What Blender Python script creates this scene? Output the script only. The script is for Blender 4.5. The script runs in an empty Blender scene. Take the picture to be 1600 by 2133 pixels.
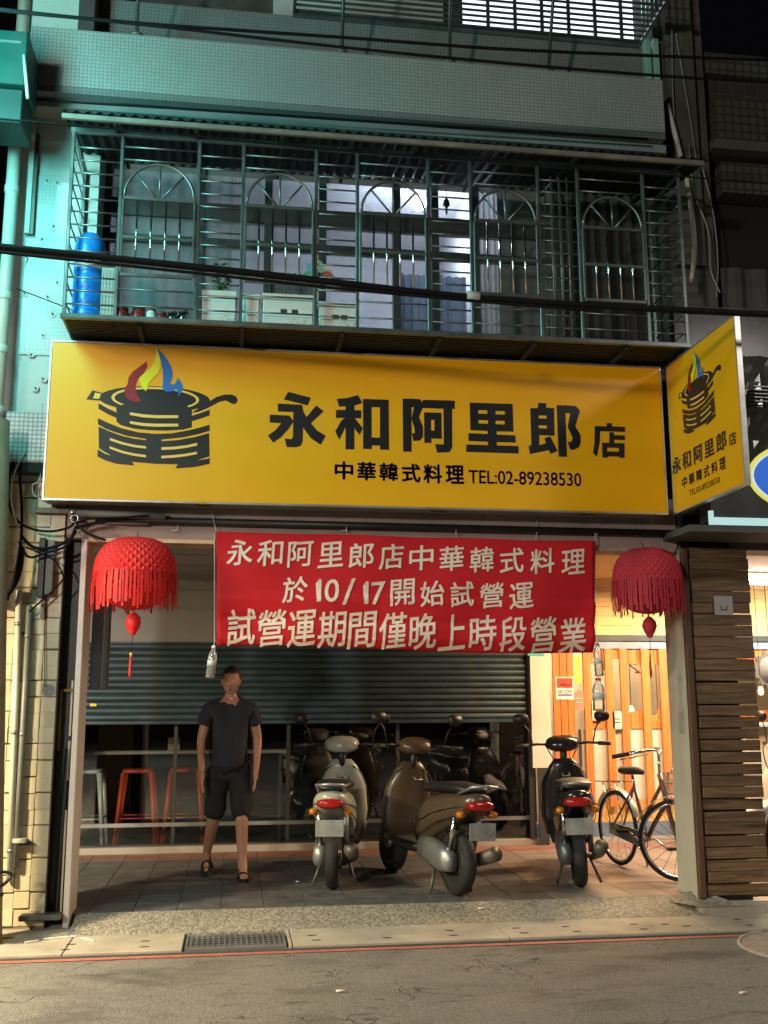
import bpy, bmesh, math, random
from mathutils import Vector, Matrix, noise
random.seed(7)
PI = math.pi
SC = bpy.context.scene
COL = SC.collection

# ------------------------------------------------------------------ camera
FPX, PITCH, YAW, ROLL = 2150.0, 0.182773113, 0.143061857, -0.00288095017
CAM = Vector((0.0, -7.48, 1.5))
_f0 = Vector((math.sin(YAW), math.cos(YAW), 0)); _r = Vector((math.cos(YAW), -math.sin(YAW), 0)); _u0 = Vector((0, 0, 1))
FWD = _f0*math.cos(PITCH) + _u0*math.sin(PITCH); _u = _u0*math.cos(PITCH) - _f0*math.sin(PITCH)
RGT = _r*math.cos(ROLL) + _u*math.sin(ROLL); UPV = _u*math.cos(ROLL) - _r*math.sin(ROLL)
cd = bpy.data.cameras.new('camera'); cam = bpy.data.objects.new('camera', cd); COL.objects.link(cam)
cd.sensor_fit = 'VERTICAL'; cd.sensor_height = 36; cd.lens = FPX/2133*36; cd.clip_start = .05; cd.clip_end = 500
cam.matrix_world = Matrix(((RGT.x, UPV.x, -FWD.x, CAM.x), (RGT.y, UPV.y, -FWD.y, CAM.y), (RGT.z, UPV.z, -FWD.z, CAM.z), (0, 0, 0, 1)))
SC.camera = cam

# ------------------------------------------------------------------ night sky and lamps of the street
w = bpy.data.worlds.new('World'); SC.world = w; w.use_nodes = True
nt = w.node_tree; bg = nt.nodes['Background']
sky = nt.nodes.new('ShaderNodeTexSky'); sky.sky_type = 'NISHITA'; sky.sun_disc = False
sky.sun_elevation = math.radians(-4); sky.sun_rotation = math.radians(200)
nt.links.new(sky.outputs[0], bg.inputs[0]); bg.inputs[1].default_value = .10

def lamp(name, kind, loc, power, color, size=.2, target=None, spot=None, size_y=None):
    l = bpy.data.lights.new(name, kind); l.energy = power; l.color = color
    if kind == 'AREA':
        l.size = size
        if size_y: l.shape = 'RECTANGLE'; l.size_y = size_y
    else: l.shadow_soft_size = size
    if spot: l.spot_size = math.radians(spot); l.spot_blend = .5
    o = bpy.data.objects.new(name, l); COL.objects.link(o); o.location = loc
    if target is not None: o.rotation_euler = (Vector(target)-Vector(loc)).to_track_quat('-Z', 'Y').to_euler()
    return o
lamp('street_lamp_light', 'AREA', (-4.6, -4.3, 5.4), 290, (1, .91, .78), 1.1, (-4.6, -4.3, 0))
lamp('street_lamp_light', 'AREA', (6.2, -4.8, 5.8), 170, (1, .91, .80), 1.0, (6.2, -4.8, 0))
lamp('far_street_lamp_light', 'POINT', (-6.0, -13.0, 4.6), 2700, (1, .91, .78), .35)
lamp('shop_lamp_light', 'AREA', (-3.7, -2.0, 2.90), 820, (1, .82, .50), .35, (-3.7, -2.0, 0))
lamp('green_sign_light', 'AREA', (-2.14, -1.75, 5.35), 135, (.25, 1, .93), .7, (-1.0, -.1, 5.2), size_y=1.3)
lamp('arcade_lamp_light', 'AREA', (3.95, 1.7, 2.66), 150, (1, .62, .30), 1.2, (3.95, 1.7, 0), size_y=.25)
lamp('arcade_lamp_light', 'AREA', (5.3, 2.0, 2.58), 130, (1, .90, .74), 1.2, (5.3, 2.2, 0), size_y=.12)
lamp('cafe_lamp_light', 'POINT', (4.4, 4.3, 2.5), 130, (1, .76, .48), .12)
lamp('room_bulb_light', 'POINT', (1.70, 1.45, 5.86), 100, (.74, .86, 1), .06)
lamp('upper_room_light', 'POINT', (2.6, 1.2, 8.2), 60, (.9, .96, 1), .12)

vs = SC.view_settings; vs.view_transform = 'Standard'; vs.look = 'None'; vs.exposure = 0.0; vs.gamma = 1; vs.use_curve_mapping = False
SC.render.engine = 'CYCLES'
try:
    SC.cycles.use_denoising = True; SC.cycles.sample_clamp_indirect = 4; SC.cycles.max_bounces = 8; SC.cycles.transparent_max_bounces = 16
    SC.cycles.caustics_reflective = False; SC.cycles.caustics_refractive = False
except Exception: pass

# ------------------------------------------------------------------ pixel -> place helpers (1600x2133 photograph)
def ray(px, py): return RGT*((px-800)/FPX) + UPV*((1066.5-py)/FPX) + FWD
def at(px, py, Y):
    d = ray(px, py); p = CAM + d*((Y-CAM.y)/d.y); return p.x, p.z
def atx(px, py, X):
    d = ray(px, py); p = CAM + d*((X-CAM.x)/d.x); return p.y, p.z
def gz(px, py, Z):
    d = ray(px, py); p = CAM + d*((Z-CAM.z)/d.z); return p.x, p.y
def A(px, py, Y): x, z = at(px, py, Y); return Vector((x, Y, z))

# ------------------------------------------------------------------ materials
MATS = {}
def N(t, k, **kw):
    n = t.nodes.new(k)
    for a, b in kw.items():
        if a in n.inputs: n.inputs[a].default_value = b
        else: setattr(n, a, b)
    return n
def rgba(c): return (c[0], c[1], c[2], 1)
def mat(name, col, rough=.6, metal=0., var=.18, scale=4., col2=None, bump=0., bscale=60., emit=None, estr=0., spec=.5, rnd=0., trans=0., stretch=None, coord='Object', dirt=None, sub=0., grain=0.):
    if name in MATS: return MATS[name]
    m = bpy.data.materials.new(name); m.use_nodes = True; t = m.node_tree; L = t.links.new
    b = t.nodes['Principled BSDF']; b.inputs['Roughness'].default_value = rough; b.inputs['Metallic'].default_value = metal
    b.inputs['Specular IOR Level'].default_value = spec
    tc = N(t, 'ShaderNodeTexCoord'); src = tc.outputs[coord]
    if stretch:
        mp = N(t, 'ShaderNodeMapping'); mp.inputs['Scale'].default_value = stretch; L(src, mp.inputs[0]); src = mp.outputs[0]
    if rnd:
        ri = N(t, 'ShaderNodeObjectInfo'); rm = N(t, 'ShaderNodeVectorMath', operation='MULTIPLY_ADD'); rm.inputs[1].default_value = (37, 53, 71); rm.inputs[2].default_value = (0, 0, 0)
        L(ri.outputs['Random'], rm.inputs[0]); ra = N(t, 'ShaderNodeVectorMath', operation='ADD'); L(src, ra.inputs[0]); L(rm.outputs[0], ra.inputs[1]); src = ra.outputs[0]
    no = N(t, 'ShaderNodeTexNoise', Scale=scale, Detail=6., Roughness=.62, Distortion=grain); L(src, no.inputs['Vector'])
    rp = N(t, 'ShaderNodeValToRGB'); L(no.outputs[0], rp.inputs[0])
    rp.color_ramp.elements[0].position = .3; rp.color_ramp.elements[1].position = .72
    c2 = col2 or tuple(min(1, x*(1+var)) for x in col); c1 = col if col2 else tuple(x*(1-var) for x in col)
    rp.color_ramp.elements[0].color = rgba(c1); rp.color_ramp.elements[1].color = rgba(c2)
    out = rp.outputs[0]
    if dirt:
        n2 = N(t, 'ShaderNodeTexNoise', Scale=dirt[1], Detail=8., Roughness=.7); L(tc.outputs[coord], n2.inputs['Vector'])
        r2 = N(t, 'ShaderNodeValToRGB'); r2.color_ramp.elements[0].position = dirt[2]; r2.color_ramp.elements[1].position = dirt[2]+.12
        r2.color_ramp.elements[0].color = (0, 0, 0, 1); r2.color_ramp.elements[1].color = (1, 1, 1, 1); L(n2.outputs[0], r2.inputs[0])
        mx = N(t, 'ShaderNodeMixRGB'); mx.inputs[2].default_value = rgba(dirt[0]); L(out, mx.inputs[1]); L(r2.outputs[0], mx.inputs[0]); out = mx.outputs[0]
    if rnd:
        oi = N(t, 'ShaderNodeObjectInfo'); mr = N(t, 'ShaderNodeMapRange'); mr.inputs['To Min'].default_value = 1-rnd; mr.inputs['To Max'].default_value = 1+rnd
        L(oi.outputs['Random'], mr.inputs[0]); hs = N(t, 'ShaderNodeHueSaturation'); L(mr.outputs[0], hs.inputs['Value']); L(out, hs.inputs['Color']); out = hs.outputs[0]
    L(out, b.inputs['Base Color'])
    rr = N(t, 'ShaderNodeMapRange'); rr.inputs['To Min'].default_value = max(.03, rough-.12); rr.inputs['To Max'].default_value = min(1, rough+.12); L(no.outputs[0], rr.inputs[0]); L(rr.outputs[0], b.inputs['Roughness'])
    if bump:
        n3 = N(t, 'ShaderNodeTexNoise', Scale=bscale, Detail=5.); L(src, n3.inputs['Vector'])
        bp = N(t, 'ShaderNodeBump', Strength=bump, Distance=.01); L(n3.outputs[0], bp.inputs['Height']); L(bp.outputs[0], b.inputs['Normal'])
    if emit: b.inputs['Emission Color'].default_value = rgba(emit); b.inputs['Emission Strength'].default_value = estr
    if trans: b.inputs['Transmission Weight'].default_value = trans
    if sub: b.inputs['Subsurface Weight'].default_value = sub; b.inputs['Subsurface Radius'].default_value = (.02, .008, .004)
    MATS[name] = m; return m
def mosaic(name, col, grout, pitch, axes='XZ', rough=.3, mortar=.12, var=.12, bump=.6):
    if name in MATS: return MATS[name]
    m = mat(name, col, rough, var=var, scale=1.2); t = m.node_tree; L = t.links.new; b = t.nodes['Principled BSDF']
    base = b.inputs['Base Color'].links[0].from_socket
    tc = N(t, 'ShaderNodeTexCoord'); sp = N(t, 'ShaderNodeSeparateXYZ'); L(tc.outputs['Object'], sp.inputs[0]); cb = N(t, 'ShaderNodeCombineXYZ')
    L(sp.outputs[axes[0]], cb.inputs[0]); L(sp.outputs[axes[1]], cb.inputs[1])
    br = N(t, 'ShaderNodeTexBrick'); br.offset = 0; br.inputs['Scale'].default_value = 1/pitch; br.inputs['Mortar Size'].default_value = mortar; br.inputs['Mortar Smooth'].default_value = .35
    br.inputs['Brick Width'].default_value = 1; br.inputs['Row Height'].default_value = 1; br.inputs['Bias'].default_value = 0
    br.inputs['Color1'].default_value = (.8, .8, .8, 1); br.inputs['Color2'].default_value = (1, 1, 1, 1); br.inputs['Mortar'].default_value = (0, 0, 0, 1)
    L(cb.outputs[0], br.inputs['Vector'])
    mx = N(t, 'ShaderNodeMixRGB'); L(br.outputs['Fac'], mx.inputs[0]); mx.inputs[2].default_value = rgba(grout)
    ml = N(t, 'ShaderNodeMixRGB', blend_type='MULTIPLY'); ml.inputs[0].default_value = .5; L(base, ml.inputs[1]); L(br.outputs['Color'], ml.inputs[2])
    L(ml.outputs[0], mx.inputs[1]); L(mx.outputs[0], b.inputs['Base Color'])
    inv = N(t, 'ShaderNodeMath', operation='SUBTRACT'); inv.inputs[0].default_value = 1; L(br.outputs['Fac'], inv.inputs[1])
    bp = N(t, 'ShaderNodeBump', Strength=bump, Distance=.004); L(inv.outputs[0], bp.inputs['Height']); L(bp.outputs[0], b.inputs['Normal'])
    return m
def glass(name, tint=(1, 1, 1), refl=.06, rough=.02, milk=0.):
    if name in MATS: return MATS[name]
    m = bpy.data.materials.new(name); m.use_nodes = True; t = m.node_tree; L = t.links.new; t.nodes.remove(t.nodes['Principled BSDF'])
    tr = N(t, 'ShaderNodeBsdfTransparent'); tr.inputs[0].default_value = rgba(tint); gl = N(t, 'ShaderNodeBsdfGlossy'); gl.inputs['Roughness'].default_value = rough
    fr = N(t, 'ShaderNodeFresnel', IOR=1.45); ad = N(t, 'ShaderNodeMath', operation='ADD'); ad.inputs[1].default_value = refl; L(fr.outputs[0], ad.inputs[0])
    no = N(t, 'ShaderNodeTexNoise', Scale=5.); ml = N(t, 'ShaderNodeMath', operation='MULTIPLY_ADD'); ml.inputs[1].default_value = .05; L(no.outputs[0], ml.inputs[0]); L(ad.outputs[0], ml.inputs[2])
    mx = N(t, 'ShaderNodeMixShader'); L(ml.outputs[0], mx.inputs[0]); L(tr.outputs[0], mx.inputs[1]); L(gl.outputs[0], mx.inputs[2]); o_ = mx.outputs[0]
    if milk:
        df = N(t, 'ShaderNodeBsdfDiffuse'); df.inputs[0].default_value = (.8, .8, .78, 1); m2 = N(t, 'ShaderNodeMixShader'); m2.inputs[0].default_value = milk; L(o_, m2.inputs[1]); L(df.outputs[0], m2.inputs[2]); o_ = m2.outputs[0]
    L(o_, t.nodes['Material Output'].inputs[0])
    MATS[name] = m; return m
def speckle(name, c1, c2, c3, scale, rough=.85, bump=.5, patch=1.2):
    m = mat(name, c1, rough, var=.25, scale=patch, coord='Object'); t = m.node_tree; L = t.links.new; b = t.nodes['Principled BSDF']
    base = b.inputs['Base Color'].links[0].from_socket; tc = N(t, 'ShaderNodeTexCoord')
    v = N(t, 'ShaderNodeTexVoronoi', Scale=scale); L(tc.outputs['Object'], v.inputs['Vector'])
    sp = N(t, 'ShaderNodeSeparateXYZ'); L(v.outputs['Color'], sp.inputs[0])
    rp = N(t, 'ShaderNodeValToRGB'); rp.color_ramp.elements[0].color = rgba(c2); rp.color_ramp.elements[1].color = rgba(c3); L(sp.outputs[0], rp.inputs[0])
    mx = N(t, 'ShaderNodeMixRGB'); mx.inputs[0].default_value = .55; L(base, mx.inputs[1]); L(rp.outputs[0], mx.inputs[2]); L(mx.outputs[0], b.inputs['Base Color'])
    bp = N(t, 'ShaderNodeBump', Strength=bump, Distance=.006); bp.invert = True; L(v.outputs['Distance'], bp.inputs['Height']); L(bp.outputs[0], b.inputs['Normal'])
    return m
def emis(name, col, s):
    return mat(name, (.02, .02, .02), .5, emit=col, estr=s, var=.02)
def wood(name, c1, c2, axis='X', rough=.55, rnd=.12, scale=3.):
    st = {'X': (.9, 13, 13), 'Z': (13, 13, .9)}[axis]
    return mat(name, c1, rough, col2=c2, scale=scale, stretch=st, bump=.3, bscale=9, rnd=rnd, grain=.9)

M_asph = speckle('asphalt', (.130, .124, .116), (.03, .028, .026), (.29, .275, .255), 190, .82, .6, .9)
def worn_road(m):
    t = m.node_tree; L = t.links.new; b = t.nodes['Principled BSDF']; src = b.inputs['Base Color'].links[0].from_socket; tc = N(t, 'ShaderNodeTexCoord')
    def mask(scale, lo, hi, stretch=(1, 1, 1), seed=0., detail=6.):
        mp = N(t, 'ShaderNodeMapping'); mp.inputs['Scale'].default_value = stretch; mp.inputs['Location'].default_value = (seed, seed*.7, 0); L(tc.outputs['Object'], mp.inputs[0])
        n = N(t, 'ShaderNodeTexNoise', Scale=scale, Detail=detail, Roughness=.65, Distortion=.6); L(mp.outputs[0], n.inputs['Vector'])
        r = N(t, 'ShaderNodeMapRange'); r.inputs['From Min'].default_value = lo; r.inputs['From Max'].default_value = hi; L(n.outputs[0], r.inputs[0]); return r.outputs[0]
    def over(src, fac, col, k):
        mu = N(t, 'ShaderNodeMath', operation='MULTIPLY'); mu.inputs[1].default_value = k; L(fac, mu.inputs[0]); mx = N(t, 'ShaderNodeMixRGB'); L(mu.outputs[0], mx.inputs[0]); L(src, mx.inputs[1]); mx.inputs[2].default_value = rgba(col); return mx.outputs[0]
    src = over(src, mask(1.1, .52, .66, (1, 2.2, 1), 3), (.055, .05, .045), .75)      # oil and damp stains
    src = over(src, mask(2.6, .60, .66, (1, 3, 1), 11), (.035, .032, .03), .8)        # tyre smears
    src = over(src, mask(.8, .50, .75, (1, 1.5, 1), 23), (.24, .22, .19), .45)        # dusty worn patches
    src = over(src, mask(34, .70, .74, (1, 1, 1), 5, 2.), (.36, .33, .28), .8)        # grit
    v = N(t, 'ShaderNodeTexVoronoi', feature='DISTANCE_TO_EDGE', Scale=1.3); nd = N(t, 'ShaderNodeTexNoise', Scale=5.); L(tc.outputs['Object'], nd.inputs['Vector'])
    ad = N(t, 'ShaderNodeVectorMath', operation='MULTIPLY_ADD'); ad.inputs[1].default_value = (.35, .35, .35); L(nd.outputs['Color'], ad.inputs[0]); L(tc.outputs['Object'], ad.inputs[2]); L(ad.outputs[0], v.inputs['Vector'])
    lt = N(t, 'ShaderNodeMath', operation='LESS_THAN'); lt.inputs[1].default_value = .006; L(v.outputs['Distance'], lt.inputs[0]); mm = N(t, 'ShaderNodeMath', operation='MULTIPLY'); L(lt.outputs[0], mm.inputs[0]); L(mask(.9, .48, .56, (1, 1, 1), 41), mm.inputs[1])
    src = over(src, mm.outputs[0], (.02, .018, .016), .8); L(src, b.inputs['Base Color'])
worn_road(M_asph)
M_aggr = speckle('exposed_aggregate', (.20, .178, .145), (.075, .068, .056), (.40, .37, .31), 62, .8, .7, 1.5)
M_conc = mat('gutter_concrete', (.33, .295, .24), .85, var=.3, scale=2.2, bump=.3, bscale=90, dirt=((.16, .14, .11), 3.1, .6))
M_red = mat('red_road_paint', (.36, .11, .085), .7, var=.3, scale=9, dirt=((.16, .10, .08), 14, .62))
M_floor = mat('slate_floor_tile', (.096, .094, .094), .42, var=.35, scale=8, rnd=.05, bump=.15, bscale=45, dirt=((.055, .05, .046), 2.3, .56))
M_floorw = mat('warm_floor_tile', (.19, .155, .13), .42, var=.2, scale=3, rnd=.07, bump=.1, bscale=45)  # warmer copy of the slate tile, warm light put into its colour
M_grout = mat('floor_grout', (.088, .083, .08), .9)
M_terra = mat('terracotta_tile', (.22, .10, .075), .5, var=.2, rnd=.12)
M_stone = mat('pale_sill_stone', (.40, .36, .31), .5, var=.15)
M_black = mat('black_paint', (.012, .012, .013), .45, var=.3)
M_dark = mat('dark_void', (.008, .008, .009), .9)
M_yel = mat('yellow_sign_vinyl', (.85, .405, .003), .42, var=.035, scale=1.3)
M_yel2 = mat('pale_yellow_vinyl', (.86, .52, .10), .42, var=.02)
M_ink = mat('black_vinyl', (.010, .011, .013), .4, var=.1)
M_vred = mat('dark_red_vinyl', (.27, .012, .016), .4, var=.05)
M_vyel = mat('lemon_vinyl', (.75, .80, .02), .4, var=.03)
M_vblu = mat('blue_vinyl', (.012, .16, .55), .4, var=.04)
M_alu = mat('aluminium', (.62, .63, .62), .32, metal=.85, var=.1)
M_alud = mat('dull_aluminium', (.30, .31, .31), .42, metal=.7, var=.2)
M_cage = mat('brushed_cage_steel', (.17, .19, .185), .36, metal=.75, var=.25, scale=7)
M_cloth = mat('red_banner_cloth', (.50, .013, .020), .72, var=.12, scale=2.5, bump=.12, bscale=300, spec=.2)
M_cream = mat('cream_print', (.78, .65, .55), .75, var=.05)
M_paper = mat('red_tissue_paper', (.62, .010, .012), .62, var=.15, scale=9, sub=.15)
M_paper2 = mat('dark_red_tissue_paper', (.40, .012, .03), .7, var=.15, scale=9, sub=.15)  # darker copy of the red paper, backlit shade put into its colour
M_gold = mat('gold_bead', (.7, .42, .06), .3, metal=.7)
M_ytile = mat('cream_wall_tile', (.54, .475, .33), .3, var=.16, scale=5, rnd=.05, stretch=(1, 1, .35), dirt=((.36, .29, .18), 6, .60), bump=.12, bscale=20)
M_ygrout = mat('wall_grout', (.20, .16, .095), .9)
M_teal = mat('painted_pier', (.42, .48, .46), .6, var=.12, scale=3, dirt=((.30, .33, .31), 5, .6), bump=.15, bscale=25)
M_mosL = mosaic('pier_mosaic', (.46, .52, .52), (.36, .41, .41), .028, rough=.35)
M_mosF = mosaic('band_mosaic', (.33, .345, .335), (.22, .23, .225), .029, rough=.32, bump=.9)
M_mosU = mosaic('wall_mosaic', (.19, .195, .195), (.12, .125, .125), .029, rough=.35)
M_mosB = mosaic('bulky_mosaic', (.50, .53, .53), (.22, .24, .24), .031, rough=.3, bump=1.)
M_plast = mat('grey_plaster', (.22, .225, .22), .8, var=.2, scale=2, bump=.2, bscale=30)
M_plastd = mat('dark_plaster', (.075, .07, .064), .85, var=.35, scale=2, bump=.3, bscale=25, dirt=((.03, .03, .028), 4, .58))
M_beam = mat('pinkish_beam_paint', (.30, .225, .205), .6, var=.2, scale=3, dirt=((.16, .12, .10), 6, .62))
M_beige = mat('beige_wall_paint', (.27, .25, .245), .7, var=.08, scale=2)
M_white = mat('white_panel', (.70, .62, .56), .5, var=.06, scale=3, dirt=((.5, .42, .34), 5, .68))
M_greyp = mat('grey_white_panel', (.47, .44, .37), .55, var=.06, scale=3, dirt=((.33, .29, .22), 4, .68))
M_wood = wood('brown_plank', (.048, .028, .016), (.22, .132, .068), 'X', rnd=.22)
M_wfr = wood('dark_wood_frame', (.07, .035, .02), (.14, .07, .038), 'Z')
M_orange = wood('orange_board', (.46, .115, .020), (.66, .21, .045), 'Z', rnd=.10, scale=2.2)
M_pine = wood('pine_plank', (.62, .38, .14), (.80, .54, .24), 'X', rnd=.08)
M_shut = mat('teal_shutter_paint', (.035, .062, .082), .45, metal=.2, var=.3, scale=3, rnd=.10, dirt=((.055, .06, .06), 2.2, .55), bump=.15, bscale=7)
M_navy = mat('slate_blue_paint', (.13, .19, .28), .5, var=.15)
M_pipe = mat('pvc_pipe', (.52, .54, .47), .4, var=.12, scale=3)
M_gpipe = mat('grey_conduit', (.20, .21, .20), .45, var=.2)
M_cable = mat('black_cable', (.006, .006, .007), .7, spec=.15)
M_wcable = mat('white_cable', (.45, .47, .44), .5)
M_glass = glass('window_glass')
M_glassu = glass('dusty_upper_glass', (.92, .94, .96), .06, .06, .10)
M_glassd = glass('shop_glass', (.85, .88, .88), .03)
M_frame = mat('dark_window_frame', (.06, .062, .062), .4, metal=.3)
M_lav = mat('lavender_wall', (.44, .43, .46), .8, var=.05)
M_conn = mat('old_metal', (.11, .10, .085), .5, metal=.5, var=.4, dirt=((.10, .05, .02), 8, .6))
M_corr = mat('cage_floor_sheet', (.020, .024, .025), .6, var=.3, spec=.2)
M_rustw = mat('pale_batten', (.32, .26, .20), .7, var=.3, scale=5)
M_skin = mat('skin', (.46, .24, .15), .5, var=.08, sub=.1)
M_hair = mat('dark_hair', (.012, .010, .009), .5, bump=.5, bscale=200)
M_tshirt = mat('navy_shirt_cloth', (.022, .024, .036), .85, var=.3, bump=.2, bscale=120)
M_shorts = mat('black_shorts_cloth', (.012, .012, .014), .85, var=.3, bump=.2, bscale=120)
M_rub = mat('black_rubber', (.013, .013, .013), .75, var=.3, bump=.3, bscale=90)
M_chrome = mat('chrome', (.6, .6, .6), .18, metal=1)
M_foam = mat('styrofoam', (.66, .68, .64), .8, var=.08, bump=.2, bscale=160, dirt=((.30, .19, .10), 6, .57))
M_bluep = mat('blue_plastic', (.008, .20, .70), .35, var=.1)
M_leaf = mat('leaf_green', (.045, .10, .03), .5, var=.35, rnd=.2)

# ------------------------------------------------------------------ mesh helpers
OFF = {}
class MB:
    def __init__(s): s.v = []; s.f = []; s.sm = []
    def add(s, vs, fs, smooth=False):
        b = len(s.v); s.v += [tuple(x) for x in vs]
        for f in fs: s.f.append([b+i for i in f]); s.sm.append(smooth)
        return s
    def box(s, x0, x1, y0, y1, z0, z1):
        if x0 > x1: x0, x1 = x1, x0
        if y0 > y1: y0, y1 = y1, y0
        if z0 > z1: z0, z1 = z1, z0
        v = [(x, y, z) for z in (z0, z1) for y in (y0, y1) for x in (x0, x1)]
        return s.add(v, [(0, 2, 3, 1), (4, 5, 7, 6), (0, 1, 5, 4), (2, 6, 7, 3), (0, 4, 6, 2), (1, 3, 7, 5)])
    def rbox(s, x0, x1, y0, y1, z0, z1, b=.006):      # box with chamfered edges
        bm = bmesh.new(); m = bmesh.ops.create_cube(bm, size=1)
        for v in bm.verts: v.co = Vector(((x0+x1)/2+v.co.x*abs(x1-x0), (y0+y1)/2+v.co.y*abs(y1-y0), (z0+z1)/2+v.co.z*abs(z1-z0)))
        bmesh.ops.bevel(bm, geom=bm.edges[:], offset=b, segments=1, affect='EDGES')
        bm.verts.ensure_lookup_table(); bm.verts.index_update()
        s.add([v.co for v in bm.verts], [[v.index for v in f.verts] for f in bm.faces]); bm.free(); return s
    def tube(s, pts, r, n=8, cap=True, closed=False):
        pts = [Vector(p) for p in pts]; rs = r if isinstance(r, (list, tuple)) else [r]*len(pts)
        rings = []; prev = None; L = len(pts)
        for i, p in enumerate(pts):
            if closed: t = pts[(i+1) % L]-pts[i-1]
            else: t = pts[min(i+1, L-1)]-pts[max(i-1, 0)]
            t.normalize()
            if prev is None:
                a = Vector((0, 0, 1)) if abs(t.z) < .9 else Vector((1, 0, 0)); u = t.cross(a).normalized()
            else: u = (prev - t*prev.dot(t)).normalized()
            prev = u; q = t.cross(u)
            rings.append([p+(u*math.cos(2*PI*k/n)+q*math.sin(2*PI*k/n))*rs[i] for k in range(n)])
        v = [x for rg in rings for x in rg]; f = []
        for i in range(L if closed else L-1):
            a = i*n; b2 = ((i+1) % L)*n
            for k in range(n): f.append((a+k, a+(k+1) % n, b2+(k+1) % n, b2+k))
        if cap and not closed: f.append(tuple(range(n))[::-1]); f.append(tuple((L-1)*n+k for k in range(n)))
        return s.add(v, f, n > 5)
    def rod(s, a, b, r, n=8): return s.tube([a, b], r, n)
    def lathe(s, prof, c=(0, 0, 0), n=20, axis='Z'):
        v = []; f = []; L = len(prof)
        for (r, h) in prof:
            for k in range(n):
                a = 2*PI*k/n; p = (r*math.cos(a), r*math.sin(a), h)
                if axis == 'Y': p = (p[0], h, p[1])
                if axis == 'X': p = (h, p[0], p[1])
                v.append((p[0]+c[0], p[1]+c[1], p[2]+c[2]))
        for i in range(L-1):
            for k in range(n): f.append((i*n+k, i*n+(k+1) % n, (i+1)*n+(k+1) % n, (i+1)*n+k))
        f.append(tuple(range(n))[::-1]); f.append(tuple((L-1)*n+k for k in range(n)))
        return s.add(v, f, True)
    def loft(s, st, n=16, axis='X', e=2.6):       # stations: (pos, centre_h, half_w, half_h)
        v = []; f = []
        for (x, zc, hw, hh) in st:
            for k in range(n):
                a = 2*PI*k/n; c, q = math.cos(a), math.sin(a)
                y = hw*math.copysign(abs(c)**(2/e), c); z = zc+hh*math.copysign(abs(q)**(2/e), q)
                v.append((x, y, z) if axis == 'X' else (y, zc if axis == 'Q' else x, z) if axis == 'Y' else (hh*math.copysign(abs(q)**(2/e), q)+zc, y, x))
        L = len(st)
        for i in range(L-1):
            for k in range(n): f.append((i*n+k, i*n+(k+1) % n, (i+1)*n+(k+1) % n, (i+1)*n+k))
        f.append(tuple(range(n))[::-1]); f.append(tuple((L-1)*n+k for k in range(n)))
        return s.add(v, f, True)
    def prism(s, poly, y0, y1):     # polygon in XZ extruded along Y
        n = len(poly); v = [(x, y0, z) for x, z in poly]+[(x, y1, z) for x, z in poly]
        return s.add(v, [tuple(range(n)), tuple(range(2*n-1, n-1, -1))]+[(i, i+n, (i+1) % n+n, (i+1) % n) for i in range(n)])
    def build(s, name, m, parent=None, fix=True):
        me = bpy.data.meshes.new(name); off = OFF.get(parent.name, Vector((0, 0, 0))) if parent else Vector((0, 0, 0))
        me.from_pydata([tuple(Vector(p)-off) for p in s.v], [], s.f); me.update()
        if fix:
            bm = bmesh.new(); bm.from_mesh(me); bmesh.ops.recalc_face_normals(bm, faces=bm.faces[:]); bm.to_mesh(me); bm.free()
        for p, q in zip(me.polygons, s.sm): p.use_smooth = q
        me.materials.append(m); o = bpy.data.objects.new(name, me); COL.objects.link(o)
        if parent: o.parent = parent; OFF[o.name] = off
        return o
def box(name, m, parent, *a): return MB().box(*a).build(name, m, parent)
def rbox(name, m, parent, *a): return MB().rbox(*a).build(name, m, parent)
def tag(o, label=None, cat=None, group=None, kind=None):
    if label: o['label'] = label
    if cat: o['category'] = cat
    if group: o['group'] = group
    if kind: o['kind'] = kind
    return o
def thing(name, loc, label, cat, group=None):
    o = bpy.data.objects.new(name, None); COL.objects.link(o); o.location = loc; o.empty_display_size = .1
    OFF[o.name] = Vector(loc); return tag(o, label, cat, group)
def struct(o): o['kind'] = 'structure'; return o
def piece(src, parent, loc):                       # a copy sharing mesh data
    c = src.copy(); COL.objects.link(c); c.parent = parent; c.location = loc; return c
def copy_tree(o, parent=None):
    c = o.copy(); COL.objects.link(c); c.parent = parent
    for ch in list(o.children): copy_tree(ch, c)
    return c
def spline(pts, n=8):
    P = [Vector(p) for p in pts]; out = []
    for i in range(len(P)-1):
        p0 = P[max(i-1, 0)]; p1 = P[i]; p2 = P[i+1]; p3 = P[min(i+2, len(P)-1)]
        for k in range(n):
            t = k/n; out.append(.5*((2*p1)+(p2-p0)*t+(2*p0-5*p1+4*p2-p3)*t*t+(3*p1-p0-3*p2+p3)*t**3))
    out.append(P[-1]); return out

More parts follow.
